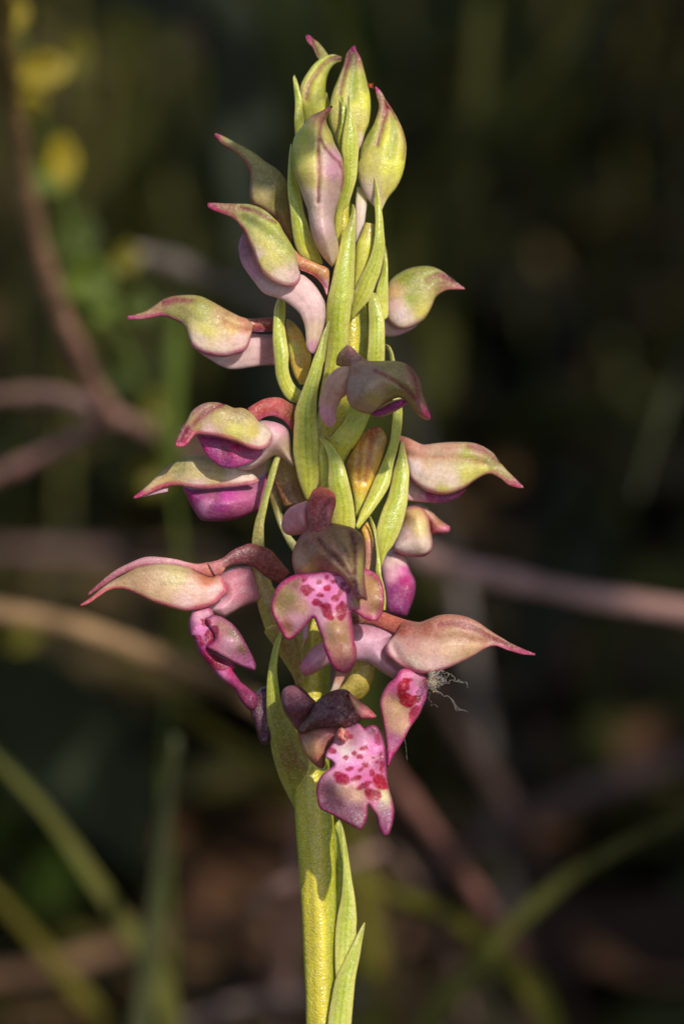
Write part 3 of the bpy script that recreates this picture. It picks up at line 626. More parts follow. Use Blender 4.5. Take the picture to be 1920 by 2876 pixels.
loft(b4, 'hood', A('1068,642 1085,740 1110,850 1090,950 1050,1060 990,1160 940,1260 910,1350 895,1450') + C('400,100 410,220 440,330 490,430 560,520 640,600'),
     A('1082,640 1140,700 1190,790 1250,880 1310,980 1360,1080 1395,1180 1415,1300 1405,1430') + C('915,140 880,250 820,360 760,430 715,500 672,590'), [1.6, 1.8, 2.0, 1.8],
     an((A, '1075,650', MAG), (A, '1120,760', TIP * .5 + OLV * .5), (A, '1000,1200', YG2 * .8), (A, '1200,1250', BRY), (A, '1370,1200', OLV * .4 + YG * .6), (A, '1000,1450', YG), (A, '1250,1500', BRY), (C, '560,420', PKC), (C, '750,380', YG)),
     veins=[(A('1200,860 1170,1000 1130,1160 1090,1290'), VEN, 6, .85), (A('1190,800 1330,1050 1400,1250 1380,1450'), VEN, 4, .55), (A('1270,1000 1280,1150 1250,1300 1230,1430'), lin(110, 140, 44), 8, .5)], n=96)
loft(b4, 'spur', C('400,330 385,500 385,620 385,800 388,940'), C('510,360 512,480 500,600 480,740 440,860 395,950'), [1.4, 1.6, 1.6], an((C, '450,400', BRY * .4 + PKC * .6), (C, '440,600', PKC), (C, '420,850', PKC)), material='waxy', n=50)
b5 = empty('bud', P(B('1400,1400'), 4)[0], orchid)
b5o = A('604,848 530,880 450,920 380,950 330,985 290,1050 230,1120 180,1200 155,1300 150,1420') + B('1035,480 1060,560 1100,660 1140,770 1190,900 1210,1040 1240,1180 1290,1310 1360,1420 1460,1530') + C('142,1200 190,1080 195,960 165,830 150,720 160,620 180,530 210,440 240,350 262,220 250,130 244,60') + A('700,1410 660,1330 620,1250 590,1150 550,1070 535,990 575,910')
blob(b5, 'hood', b5o, dp(A, ('560,900', 4.0), ('300,1200', 4.2), ('500,1300', 4.8)) + dp(B, ('1300,500', 4.9), ('1350,1000', 4.2), ('1440,1450', 3.6)),
     an((A, '590,870', TIP * .6), (A, '460,960', TIP * .5 + OLV * .5), (A, '260,1200', YG2), (A, '300,1400', BRY * .6 + YG * .4), (A, '200,1450', YG2), (A, '550,1200', YG), (A, '400,1400', YG), (B, '1180,300', YG), (B, '1150,500', YG), (B, '1240,600', lin(206, 186, 110)), (B, '1240,760', PKC), (B, '1450,480', PNK), (B, '1400,330', PKP), (B, '1480,330', PNK), (B, '1400,800', PKP), (B, '1350,1100', PKP), (B, '1430,1400', BEI)),
     th=3.0, rnd=58, nb=200, veins=[(A('570,890 490,1040 460,1180 445,1350 455,1500') + B('1320,480 1315,620 1305,830'), VEN, 4, .9), (A('470,1230 520,1330 600,1420 680,1490') + C('190,60 240,150 250,260 225,380'), VEN, 4, .9)], groove=.22)
bract(B('1002,170 985,300 975,450 970,600 975,750 995,900 1010,1060 1030,1200 1060,1310 1110,1400 1200,1460 1340,1500'), B('1012,172 1035,400 1060,560 1100,680 1130,800 1150,920 1190,1040 1230,1160 1280,1290 1330,1400 1360,1490'), [2.6, 3.0, 3.2, 2.6], .5)
bud(B('172,52 240,75 330,120 420,170 520,220 630,290 730,370 840,440 920,520 970,620 975,750 985,900 1000,1050 1020,1200'), B('165,80 230,160 310,220 390,270 460,330 520,410 555,500 560,600 550,700 565,800 600,850 700,900 820,980 890,1080 950,1180 1010,1270'), [1.2, 1.2, 1.0, .6],
    an((B, '180,70', TIP), (B, '300,150', OLV), (B, '560,300', OLV), (B, '750,600', OLV * .8), (B, '700,780', lin(196, 176, 116)), (B, '850,800', OLV * .8), (B, '950,1080', BRN)), rim=(VEN, 9, .7), kf=.7, kb=.7)

# --- opening flower with the bent spur
f = flower(D, '1080,500', 3, 'bud')
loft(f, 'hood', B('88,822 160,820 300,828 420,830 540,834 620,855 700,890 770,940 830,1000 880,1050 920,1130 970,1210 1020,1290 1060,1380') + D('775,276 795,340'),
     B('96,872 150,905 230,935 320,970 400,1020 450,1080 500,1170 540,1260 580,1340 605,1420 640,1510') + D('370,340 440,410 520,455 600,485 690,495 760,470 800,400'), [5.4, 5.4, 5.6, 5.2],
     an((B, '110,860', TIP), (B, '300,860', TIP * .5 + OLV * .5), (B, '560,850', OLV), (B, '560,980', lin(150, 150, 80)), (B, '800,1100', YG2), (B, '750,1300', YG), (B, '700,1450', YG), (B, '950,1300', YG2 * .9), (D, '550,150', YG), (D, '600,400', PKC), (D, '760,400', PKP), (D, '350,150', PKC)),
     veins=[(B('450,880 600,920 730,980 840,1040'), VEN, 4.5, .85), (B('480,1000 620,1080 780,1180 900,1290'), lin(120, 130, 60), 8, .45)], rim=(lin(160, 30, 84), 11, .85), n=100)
loft(f, 'spur', D('172,-110 122,0 120,100 150,230 215,340 290,440 360,530 430,580 540,615 640,660 720,720 790,790 830,880 850,970 858,1080 862,1150 900,1212 935,1228'),
     D('175,-100 260,60 320,200 400,330 560,400 700,400 800,355 880,400 960,480 1020,570 1065,660 1075,750 1070,850 1050,950 1020,1080 980,1180 945,1228'), [3.4, 3.4, 3.8, 4.2, 4.0],
     an((D, '180,50', PUR * .5 + PKP * .3), (D, '260,300', PNK), (D, '450,520', PKP), (D, '700,620', PKP), (D, '950,700', PKP), (D, '940,1000', BEI), (D, '920,1180', PNK)), material='waxy', n=110, kf=.55)
ovary(f, D('690,30 750,100 800,150 880,190 980,235 1080,275 1112,310 1115,400 1105,500 1095,590'), D('750,230 790,300 850,325 930,360 1000,420 1050,490 1080,580'), [3.8, 3.4, 3.2], an((D, '800,220', lin(196, 130, 96)), (D, '950,280', lin(206, 140, 80)), (D, '1080,350', lin(214, 150, 90)), (D, '1050,460', PNK)), veins=[(D('790,300 930,358 1010,430 1080,570'), lin(200, 70, 100), 7, .8)])

# --- left flower, upper
f = flower(E, '1345,350', .5)
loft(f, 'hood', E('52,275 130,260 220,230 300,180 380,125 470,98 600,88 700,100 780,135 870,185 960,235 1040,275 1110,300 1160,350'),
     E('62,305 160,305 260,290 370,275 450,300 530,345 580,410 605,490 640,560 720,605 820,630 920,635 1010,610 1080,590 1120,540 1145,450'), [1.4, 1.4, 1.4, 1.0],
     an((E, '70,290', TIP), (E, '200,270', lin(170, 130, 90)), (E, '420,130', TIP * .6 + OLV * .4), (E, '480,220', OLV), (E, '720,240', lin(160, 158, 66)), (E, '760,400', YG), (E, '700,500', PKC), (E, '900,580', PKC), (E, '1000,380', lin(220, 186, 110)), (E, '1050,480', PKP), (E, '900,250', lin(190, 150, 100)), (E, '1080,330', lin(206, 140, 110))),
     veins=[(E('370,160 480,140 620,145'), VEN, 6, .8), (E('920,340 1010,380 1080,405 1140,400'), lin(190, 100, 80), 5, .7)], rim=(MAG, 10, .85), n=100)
loft(f, 'lip', E('612,470 800,540 1000,520 1130,430 1230,438 1360,436'), E('618,530 700,605 800,668 880,716 960,742 1050,740 1150,725 1250,712 1360,708'), [-.6, -.6, -.4], an((E, '700,590', PNK), (E, '900,680', PKP), (E, '1100,640', PKP), (E, '1170,550', PKP), (E, '1280,580', lin(190, 130, 130))), material='waxy', kf=.5)
ovary(f, E('1040,285 1110,296 1180,298 1250,292 1370,282'), E('1120,400 1160,408 1200,412 1280,412 1370,410'), [.8, .6, .4], an((E, '1100,340', lin(206, 130, 100)), (E, '1200,360', RED), (E, '1320,320', RED)), veins=[(E('1130,408 1240,408 1340,408'), PUR, 8, .7)])
# --- right flower, upper
f = flower(Q2, '1165,200', -.8)
loft(f, 'hood', Q2('1158,165 1190,100 1250,60 1310,44 1370,46 1420,70 1470,108 1512,140'), Q2('1156,250 1190,300 1235,322 1290,306 1335,275 1365,225 1385,180 1430,150 1480,146 1512,145'), [-.8, -.8, -.6, -.6],
     an((Q2, '1505,142', TIP), (Q2, '1440,110', TIP * .5 + OLV * .5), (Q2, '1350,80', OLV * .6 + YG2 * .4), (Q2, '1250,100', YG2 * .7), (Q2, '1200,160', lin(220, 176, 120)), (Q2, '1280,190', YG2 * .8), (Q2, '1320,240', YG), (Q2, '1230,260', WHT), (Q2, '1200,220', PKP), (Q2, '1260,310', PKC)),
     veins=[(Q2('1345,110 1380,88 1420,85 1460,110'), VEN, 5, .85)], rim=(lin(196, 110, 110), 6, .5))
loft(f, 'lip', Q2('1148,210 1180,290 1230,315 1300,300'), Q2('1146,350 1200,353 1260,332 1305,305'), [-2, -2, -2], an((Q2, '1170,330', PKP), (Q2, '1250,330', PNK)), material='waxy', n=50)
# --- middle flower that juts forward, seen from its front
f = flower(F, '400,400', 5)
blob(f, 'hood', F('500,480 560,450 620,442 700,445 860,445 970,445 1070,465 1150,515 1220,600 1265,690 1295,810 1330,920 1362,1040 1366,1082 1320,1096 1240,1055 1170,980 1110,900 1030,852 920,880 830,940 760,1000 680,1030 580,1005 500,955 458,890 436,800 438,700 470,560'),
     dp(F, ('500,600', 7.4), ('700,750', 8.8), ('950,600', 9.0), ('1150,700', 9.6), ('1330,1050', 9.8), ('700,980', 8.0)),
     an((F, '1340,1060', MAG), (F, '1200,850', lin(150, 110, 80)), (F, '1180,620', lin(166, 120, 96)), (F, '950,520', lin(160, 140, 86)), (F, '1000,750', OLV), (F, '750,700', lin(166, 140, 118)), (F, '560,750', lin(160, 130, 118)), (F, '600,550', lin(166, 126, 114)), (F, '760,900', lin(196, 176, 116)), (F, '700,1000', lin(180, 140, 130)), (F, '1150,900', lin(160, 140, 80))),
     th=4.2, rnd=62, veins=[(F('750,560 850,610 960,680 1080,760 1160,830 1240,930 1320,1050'), VEN, 4.5, .9), (F('1110,505 1160,580 1200,680 1220,790 1240,880'), VEN, 4.5, .9)], groove=.25, rim=(TIP, 5, .5), back=.4)
blob(f, 'lip', F('740,990 850,930 900,900 1030,862 1112,882 1090,930 1010,985 900,1040 810,1066 710,1050'), dp(F, ('740,1000', 7.4), ('1080,900', 8.6)), an((F, '800,1000', PUR), (F, '950,960', PUR), (F, '1070,900', lin(190, 40, 140))), th=1.4, rnd=16, material='lip')
loft(f, 'spur', F('500,505 400,505 330,530 260,590 210,660 170,770 145,880 145,1000 165,1080 200,1140 240,1177'), F('520,580 490,680 450,770 430,830 390,860 350,930 332,1010 332,1100 300,1160 250,1179'), [7.4, 6.8, 6.2, 5.8], an((F, '400,600', lin(200, 158, 132)), (F, '250,800', lin(206, 160, 140)), (F, '220,1100', PNK)), material='waxy', kf=.85)
ovary(f, F('325,450 345,375 400,312 455,266 510,300 570,360 620,410 690,445 800,470'), F('328,490 380,508 440,512 500,545 560,580 640,640'), [5.0, 6.2, 7.2, 7.8], an((F, '450,330', lin(160, 104, 96)), (F, '380,440', lin(130, 84, 70)), (F, '550,450', lin(170, 110, 110))))
# --- left flower with the arched red ovary
f = flower(G, '1440,300', 3)
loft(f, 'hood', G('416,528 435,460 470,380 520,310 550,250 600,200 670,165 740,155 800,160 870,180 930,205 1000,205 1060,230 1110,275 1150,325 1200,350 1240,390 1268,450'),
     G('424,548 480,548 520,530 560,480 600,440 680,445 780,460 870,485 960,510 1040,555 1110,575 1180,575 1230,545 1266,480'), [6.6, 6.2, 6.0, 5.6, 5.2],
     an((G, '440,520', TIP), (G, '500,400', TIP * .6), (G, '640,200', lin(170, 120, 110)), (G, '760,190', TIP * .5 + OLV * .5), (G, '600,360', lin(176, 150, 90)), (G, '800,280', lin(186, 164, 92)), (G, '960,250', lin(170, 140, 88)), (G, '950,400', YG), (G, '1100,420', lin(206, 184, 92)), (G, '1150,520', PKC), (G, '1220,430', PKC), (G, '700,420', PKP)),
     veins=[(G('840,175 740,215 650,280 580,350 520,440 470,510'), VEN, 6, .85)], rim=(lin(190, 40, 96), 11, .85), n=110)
loft(f, 'lip', G('600,442 760,458 900,488 1050,553 1130,572 1212,572'), G('640,520 690,620 750,680 820,725 900,738 980,725 1070,690 1150,640 1214,580'), [4.6, 4.4, 4.0], an((G, '680,560', MAG), (G, '760,560', PUR), (G, '850,600', lin(140, 44, 92)), (G, '940,560', lin(190, 14, 104)), (G, '1050,610', lin(170, 70, 120)), (G, '860,700', PUR), (G, '1150,600', lin(176, 70, 130))), material='lip', kf=.5, veins=[(G('860,560 870,640 860,710'), lin(110, 30, 80), 9, .5)])
blob(f, 'spur', G('1140,328 1250,322 1350,352 1405,400 1425,470 1440,600 1464,720 1400,680 1330,630 1290,625 1240,655 1170,704 1100,742 1030,752 960,735 1050,680 1150,600 1200,480'), dp(G, ('1000,720', 2.6), ('1250,450', 4.0), ('1440,640', 2.6)), an((G, '1100,720', PKP), (G, '1300,450', PKP), (G, '1330,400', PNK), (G, '1420,560', BEI)), th=2.6, rnd=40, material='waxy')
ovary(f, G('1050,210 1120,165 1200,125 1300,112 1360,125 1420,160 1500,200'), G('1130,330 1190,292 1250,275 1320,290 1390,340 1450,450'), [5.0, 4.4, 3.6, 2.6], an((G, '1150,220', RED), (G, '1300,150', lin(186, 84, 84)), (G, '1340,220', lin(176, 80, 80)), (G, '1430,260', lin(140, 80, 50)), (G, '1420,380', lin(140, 60, 56))), veins=[(G('1140,320 1230,272 1310,275 1400,340'), lin(196, 70, 120), 9, .7)], material='petal')
# --- left flower tucked beneath it
f = flower(G, '1180,880', 1)
loft(f, 'hood', G('46,990 110,940 180,880 250,810 320,740 400,690 480,650 560,620 640,625 750,650 850,690 1000,735 1100,790 1150,838'), G('52,1005 130,985 230,940 340,902 440,892 520,905 620,920 740,918 850,906 960,898 1098,876 1152,848'), [2.6, 2.4, 2.2, 1.8],
     an((G, '70,990', MAG), (G, '220,870', lin(190, 160, 110)), (G, '450,720', OLV), (G, '600,780', lin(190, 170, 110)), (G, '780,800', lin(196, 172, 116)), (G, '950,830', PKC), (G, '1050,840', PKC), (G, '600,890', PKP), (G, '330,830', lin(180, 150, 100))), rim=(lin(176, 40, 90), 11, .85), n=100)
loft(f, 'petal', G('352,912 250,928 130,985'), G('350,944 240,966 128,992'), [2.2, 2.2], an((G, '250,945', PNK),), n=30, m=20, kf=.4, kb=.4)
blob(f, 'lip', G('485,898 560,910 740,905 900,895 1080,860 1150,810 1230,780 1240,900 1195,1040 1140,1112 1050,1152 950,1190 850,1206 720,1206 640,1190 580,1110 520,1000'), dp(G, ('520,950', .6), ('800,1050', .8), ('1200,900', -.4)),
     an((G, '540,1000', MAG), (G, '620,1000', PUR), (G, '680,1060', lin(190, 120, 160)), (G, '740,950', lin(160, 80, 110)), (G, '880,980', lin(190, 70, 150)), (G, '820,1090', PUR), (G, '1000,1000', lin(186, 90, 140)), (G, '1100,900', lin(176, 100, 130)), (G, '900,1150', lin(150, 60, 100)), (G, '1000,1080', lin(160, 70, 110))), th=3.2, rnd=60, rim=(MAG, 10, .5), material='lip', veins=[(G('800,920 760,1040 720,1130'), lin(120, 36, 90), 10, .5)])
# --- right flower with the long beak
f = flower(I, '290,200', .5)
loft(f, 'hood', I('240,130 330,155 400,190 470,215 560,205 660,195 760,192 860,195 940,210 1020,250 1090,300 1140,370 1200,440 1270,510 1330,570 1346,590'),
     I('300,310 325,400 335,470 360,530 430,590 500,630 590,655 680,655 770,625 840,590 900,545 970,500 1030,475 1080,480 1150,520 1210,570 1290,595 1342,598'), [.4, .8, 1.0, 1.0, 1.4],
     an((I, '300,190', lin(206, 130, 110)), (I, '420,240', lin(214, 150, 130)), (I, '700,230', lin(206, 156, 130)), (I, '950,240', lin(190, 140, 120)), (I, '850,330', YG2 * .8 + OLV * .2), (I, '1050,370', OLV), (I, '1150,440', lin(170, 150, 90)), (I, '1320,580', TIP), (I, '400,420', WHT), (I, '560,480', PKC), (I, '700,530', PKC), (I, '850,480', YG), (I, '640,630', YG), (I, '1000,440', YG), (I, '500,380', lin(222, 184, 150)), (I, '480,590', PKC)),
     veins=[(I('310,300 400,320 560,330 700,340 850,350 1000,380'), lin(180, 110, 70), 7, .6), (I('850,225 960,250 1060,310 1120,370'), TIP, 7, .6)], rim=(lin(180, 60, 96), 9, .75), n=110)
loft(f, 'lip', I('325,470 420,590 500,632 700,652 836,602'), I('320,706 400,716 500,724 600,730 700,712 780,672 838,615'), [-.6, -.5, -.4], an((I, '380,640', PKP), (I, '450,680', PNK), (I, '520,670', MAG), (I, '650,690', PUR), (I, '800,640', MAG)), material='lip', kf=.45)
# --- right flower half hidden behind
f = flower(I, '250,900', -1)
blob(f, 'hood', I('290,790 380,755 460,778 510,860 530,980 547,1080 535,1150 480,1197 400,1204 320,1196 240,1172 192,1128 225,1020 270,900'), dp(I, ('300,1000', -1), ('500,1000', -.6)), an((I, '300,850', lin(190, 140, 90)), (I, '400,830', lin(206, 170, 110)), (I, '430,950', lin(220, 196, 130)), (I, '300,1000', PKP), (I, '300,1120', WHT), (I, '450,1100', PKC)), th=3, rnd=45, rim=(lin(206, 50, 110), 9, .85))
blob(f, 'sepal', I('310,775 400,740 480,756 540,808 600,865 650,905 698,940 684,992 600,1006 540,1000 515,910 450,830'), dp(I, ('400,780', -1.4), ('680,970', -1.0)), an((I, '400,760', lin(190, 130, 110)), (I, '520,830', lin(190, 140, 120)), (I, '600,900', lin(176, 120, 90)), (I, '650,980', lin(206, 110, 140)), (I, '560,980', TIP)), th=1.4, rnd=24)
blob(f, 'lip', J('1130,580 1250,625 1290,760 1330,840 1338,920 1320,1010 1290,1090 1250,1168 1150,1160 1070,1110 1050,900 1025,700'), dp(J, ('1150,700', -2), ('1250,1000', -1.4)), an((J, '1120,680', PKP), (J, '1220,680', PKP), (J, '1110,800', PNK), (J, '1230,750', lin(200, 90, 150)), (J, '1240,850', MAG), (J, '1150,920', PUR), (J, '1280,950', lin(150, 40, 100)), (J, '1200,1080', PUR * .8)), th=2.0, rnd=34, rim=(PUR, 8, .6), material='lip')
# --- the middle open flower with the spotted lip
f = flower(J, '500,350', 6)
SPT = DMG
blob(f, 'hood', J('400,390 335,440 290,510 260,580 250,660 265,750 290,810 340,832 430,812 520,802 630,792 680,812 730,865 770,920 800,992 835,1036 860,1012 912,1026 906,960 892,850 886,720 892,600 890,500 850,430 790,385 720,364 640,346 585,345 500,375'),
     dp(J, ('500,400', 8.8), ('300,620', 8.2), ('560,600', 9.8), ('760,600', 10.0), ('860,550', 9.4), ('450,770', 8.8), ('750,830', 11.2), ('850,1000', 11.8)),
     an((J, '300,650', lin(187, 137, 114)), (J, '400,500', lin(147, 94, 81)), (J, '560,560', lin(163, 114, 81)), (J, '640,600', lin(153, 107, 88)), (J, '700,500', lin(156, 122, 78)), (J, '850,500', lin(137, 101, 73)), (J, '840,740', lin(161, 147, 81)), (J, '700,760', lin(156, 122, 88)), (J, '430,760', lin(192, 156, 101)), (J, '560,700', lin(137, 88, 78)), (J, '860,980', lin(127, 81, 72)), (J, '330,800', lin(163, 78, 81))),
     th=3.8, rnd=74, veins=[(J('490,480 570,590 680,700 740,770 800,880 825,970'), lin(88, 24, 45), 6, .9), (J('770,425 800,530 806,680 802,800 815,880'), lin(88, 24, 45), 6, .9), (J('600,420 660,520 740,640 780,760'), lin(127, 84, 64), 6, .5)], groove=.3, rim=(lin(137, 39, 68), 8, .6), back=.3)
ovary(f, J('505,20 440,50 400,120 380,200 385,290 400,370 390,450'), J('530,22 600,60 634,105 636,180 612,260 598,340 610,430'), [7.4, 8.4, 9.0, 9.4], an((J, '500,60', lin(176, 76, 70)), (J, '420,180', lin(160, 60, 64)), (J, '600,120', lin(196, 90, 80)), (J, '560,230', lin(190, 96, 100)), (J, '500,330', lin(140, 60, 60))), veins=[(J('600,130 560,160 520,220 530,300'), lin(110, 30, 44), 7, .8)], material='petal', kf=.8)
blob(f, 'spur', J('400,155 310,168 230,208 180,270 158,340 165,400 200,440 250,452 320,442 420,410 420,300'), dp(J, ('200,330', 6.4), ('400,300', 7.6)), an((J, '200,330', lin(206, 130, 140)), (J, '330,280', lin(206, 134, 140))), th=2.6, rnd=50, material='waxy')
OLP = [(J, '130,1080', lin(146, 116, 74)), (J, '220,1000', lin(160, 138, 84)), (J, '200,1250', lin(150, 92, 72)), (J, '330,1080', lin(186, 140, 110)), (J, '300,1200', PNK), (J, '280,860', lin(130, 84, 60)), (J, '400,860', LPK), (J, '500,920', LPK), (J, '620,900', LPK), (J, '700,1000', LPK), (J, '450,1000', LPK), (J, '600,1060', lin(220, 120, 170)), (J, '620,1240', lin(176, 136, 92)), (J, '680,1350', lin(176, 130, 90)), (J, '700,1450', lin(170, 110, 86)), (M, '940,400', lin(166, 84, 90)), (J, '830,1030', lin(176, 136, 92)), (J, '960,900', lin(176, 130, 80)), (J, '1000,1050', lin(160, 120, 80)), (J, '850,1100', lin(196, 120, 130)), (J, '500,1180', PNK)]
blob(f, 'lip', J('330,790 270,800 200,830 130,890 85,970 64,1060 75,1140 110,1220 150,1300 190,1358 230,1368 290,1330 350,1270 400,1210 440,1182 480,1280 510,1350 530,1440') + M('800,350 860,430 920,460 970,468 1010,440 1050,370 1074,300 1070,220 1050,140') + J('800,1380 790,1270 770,1125 820,1140 880,1180 960,1206 1010,1190 1042,1140 1062,1050 1062,960 1045,880 1010,810 960,770 900,745 850,740 600,760'),
     dp(J, ('550,850', 10.2), ('600,1050', 11.2), ('350,950', 10.4), ('130,1100', 9.6), ('210,1330', 9.4), ('650,1300', 11.8), ('700,1500', 11.6), ('800,1000', 10.4), ('1000,900', 9.2), ('980,1150', 9.2)),
     an(*OLP), th=.5, rnd=9, rim=(lin(170, 8, 96), 16, .95), material='lip', step=4, nb=260,
     spots=sp(J, (490, 865, 26, 17, 0, SPT, .95), (555, 820, 18, 18, 0, SPT, .9), (620, 858, 28, 18, 10, SPT, .95), (560, 915, 34, 27, 0, lin(166, 4, 52), .95), (500, 978, 33, 18, 10, SPT, .95), (640, 800, 25, 12, 0, SPT, .9), (702, 882, 24, 20, 0, SPT, .9), (378, 930, 46, 44, 0, SPT, .97), (425, 930, 26, 16, 0, SPT, .9), (682, 945, 22, 38, 15, SPT, .95), (632, 1005, 36, 30, -30, SPT, .95), (745, 935, 20, 22, 0, SPT, .9), (475, 1045, 48, 28, 20, SPT, .97), (560, 1120, 42, 76, -25, SPT, .97), (685, 1112, 44, 70, 12, SPT, .97), (358, 835, 26, 26, 0, SPT, .9)))
# --- left flower with the hanging lip
f = flower(K, '1300,200', 2)
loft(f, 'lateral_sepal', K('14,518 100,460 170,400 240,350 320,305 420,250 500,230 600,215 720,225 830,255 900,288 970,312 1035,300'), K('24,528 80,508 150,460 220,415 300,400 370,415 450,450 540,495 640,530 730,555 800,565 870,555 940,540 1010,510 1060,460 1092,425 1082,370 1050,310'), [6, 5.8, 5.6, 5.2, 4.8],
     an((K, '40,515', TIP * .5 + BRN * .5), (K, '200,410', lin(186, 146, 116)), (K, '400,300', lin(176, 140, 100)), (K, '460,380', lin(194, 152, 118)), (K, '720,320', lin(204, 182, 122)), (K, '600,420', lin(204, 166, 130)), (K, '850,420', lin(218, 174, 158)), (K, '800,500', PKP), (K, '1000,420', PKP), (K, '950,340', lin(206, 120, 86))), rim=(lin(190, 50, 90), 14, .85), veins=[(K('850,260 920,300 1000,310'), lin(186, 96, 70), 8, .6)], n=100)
loft(f, 'dorsal_sepal', K('68,440 130,380 200,320 280,260 360,220 450,180 520,165 620,170 720,185 800,205 880,218 960,205 1030,215 1080,250'), K('80,450 180,385 300,308 420,255 560,240 700,242 850,285 960,325 1050,300'), [4.6, 4.6, 4.6, 4.2], an((K, '90,440', TIP), (K, '300,270', lin(176, 110, 120)), (K, '520,190', lin(190, 130, 140)), (K, '700,210', lin(206, 140, 150)), (K, '880,250', lin(190, 110, 110)), (K, '980,250', lin(196, 110, 90))), rim=(lin(150, 50, 80), 8, .6), n=90)
ovary(f, K('950,210 1050,180 1130,120 1200,88 1270,70 1400,110 1460,170 1550,280'), K('1010,310 1100,235 1200,218 1280,240 1400,330 1490,360'), [4.4, 3.6, 2.8, 1.8], an((K, '1000,250', lin(186, 110, 112)), (K, '1150,180', lin(120, 56, 66)), (K, '1420,220', lin(150, 70, 70))), material='petal')
blob(f, 'spur', K('1020,330 1100,260 1200,238 1290,255 1330,400 1340,480 1270,510 1200,540 1130,580 1070,612 1000,592 950,555 990,500 1060,440'), dp(K, ('1000,500', 3.0), ('1280,380', 2.2)), an((K, '1050,540', PNK), (K, '1150,400', lin(190, 110, 126)), (K, '1000,560', PKP)), th=2.6, rnd=44, material='waxy')
blob(f, 'lip', K('835,572 880,545 960,535 995,590 970,640 1010,700 1010,800 960,840 1010,880 1090,918 1155,965 1140,1000 1175,1060 1200,1090 1250,1130 1305,1180 1312,1260 1262,1292 1200,1235 1150,1152 1100,1110 1040,1060 980,990 930,930 890,880 858,800 845,760 818,740 808,650'),
     dp(K, ('880,620', 4.8), ('940,800', 5.2), ('1050,950', 4.6), ('1280,1240', 2.6)), an((K, '830,680', lin(130, 60, 100)), (K, '900,600', PNK), (K, '900,690', LPK), (K, '880,820', PUR), (K, '1000,930', lin(150, 10, 70)), (K, '1060,1040', LPK), (K, '1120,1000', lin(190, 40, 110)), (K, '1150,1100', lin(176, 60, 120)), (K, '1230,1200', lin(130, 44, 84)), (K, '1290,1240', lin(110, 40, 70))), th=1.3, rnd=20, rim=(lin(160, 40, 100), 10, .6), material='lip', step=4,
     spots=sp(K, (945, 645, 32, 30, 0, SPT, .95), (905, 625, 10, 8, 0, SPT, .9), (880, 755, 30, 18, 0, SPT, .8), (905, 800, 24, 22, 0, SPT, .85), (980, 740, 44, 66, 20, lin(130, 2, 46), .95), (1010, 940, 80, 40, 25, lin(130, 2, 46), .9), (950, 880, 40, 30, 40, lin(160, 10, 80), .8)))
blob(f, 'lip_lobe', K('935,640 960,605 1000,594 1060,612 1130,658 1190,730 1240,820 1280,900 1302,960 1290,1002 1230,985 1160,955 1090,920 1010,875 940,825 1000,760'), dp(K, ('960,700', 5.6), ('1100,800', 6.2), ('1280,960', 5.4)), an((K, '970,660', lin(206, 120, 150)), (K, '980,760', lin(170, 20, 80)), (K, '1040,680', lin(176, 120, 110)), (K, '1100,800', lin(190, 130, 150)), (K, '1150,720', lin(120, 90, 60)), (K, '1200,850', lin(110, 80, 60)), (K, '1180,900', lin(170, 96, 130)), (K, '1270,950', lin(140, 60, 110))), th=.6, rnd=9, rim=(lin(130, 44, 92), 13, .85), material='lip', step=4,
     spots=sp(K, (985, 740, 40, 62, 15, lin(130, 2, 46), .95), (945, 650, 26, 24, 0, SPT, .9)))
blob(f, 'petal', K('1262,1290 1300,1170 1375,1118 1420,1180 1430,1380 1412,1530 1345,1538 1312,1460 1290,1380'), dp(K, ('1330,1200', 1.6), ('1370,1500', 1.8)), an((K, '1340,1300', lin(84, 36, 56)), (K, '1360,1480', lin(70, 30, 46))), th=1.2, rnd=20, material='lip')
# --- right flower, lower, with the folded spotted lip
f = flower(L, '460,130', 4)
loft(f, 'hood', L('690,150 740,148 800,150 860,130 920,108 1000,100 1080,112 1160,145 1240,200 1320,250 1400,295 1480,330 1528,350'), L('640,240 592,290 590,350 630,390 690,430 760,460 830,475 900,465 980,440 1060,405 1140,365 1220,315 1280,300 1350,325 1440,352 1524,360'), [6.6, 7.2, 7.6, 7.6, 8.2],
     an((L, '1500,345', TIP), (L, '1300,270', lin(170, 110, 90)), (L, '1080,150', lin(190, 124, 110)), (L, '950,140', lin(190, 120, 100)), (L, '850,180', lin(176, 100, 84)), (L, '1000,220', lin(194, 152, 116)), (L, '850,300', lin(214, 168, 150)), (L, '1000,320', lin(214, 176, 146)), (L, '750,280', lin(200, 142, 134)), (L, '640,320', PKP), (L, '900,430', PKP), (L, '1100,320', lin(200, 158, 122)), (L, '750,420', PKC), (L, '700,200', lin(160, 80, 70))),
     veins=[(L('920,165 1050,160 1160,200 1260,260 1360,300'), VEN, 7, .6), (L('760,215 900,235 1060,245 1220,275'), lin(170, 100, 70), 8, .55), (L('640,300 680,380 740,440'), lin(160, 80, 90), 7, .5)], rim=(lin(190, 60, 110), 10, .8), n=120)
ovary(f, L('380,95 470,100 560,85 640,110 720,136 800,150 880,140'), L('380,160 480,160 560,185 640,222 700,262 760,270'), [5.0, 5.2, 5.8, 6.6], an((L, '420,130', lin(120, 60, 50)), (L, '600,150', lin(186, 96, 80)), (L, '720,180', lin(170, 84, 70)), (L, '520,150', lin(170, 80, 76))), material='petal')
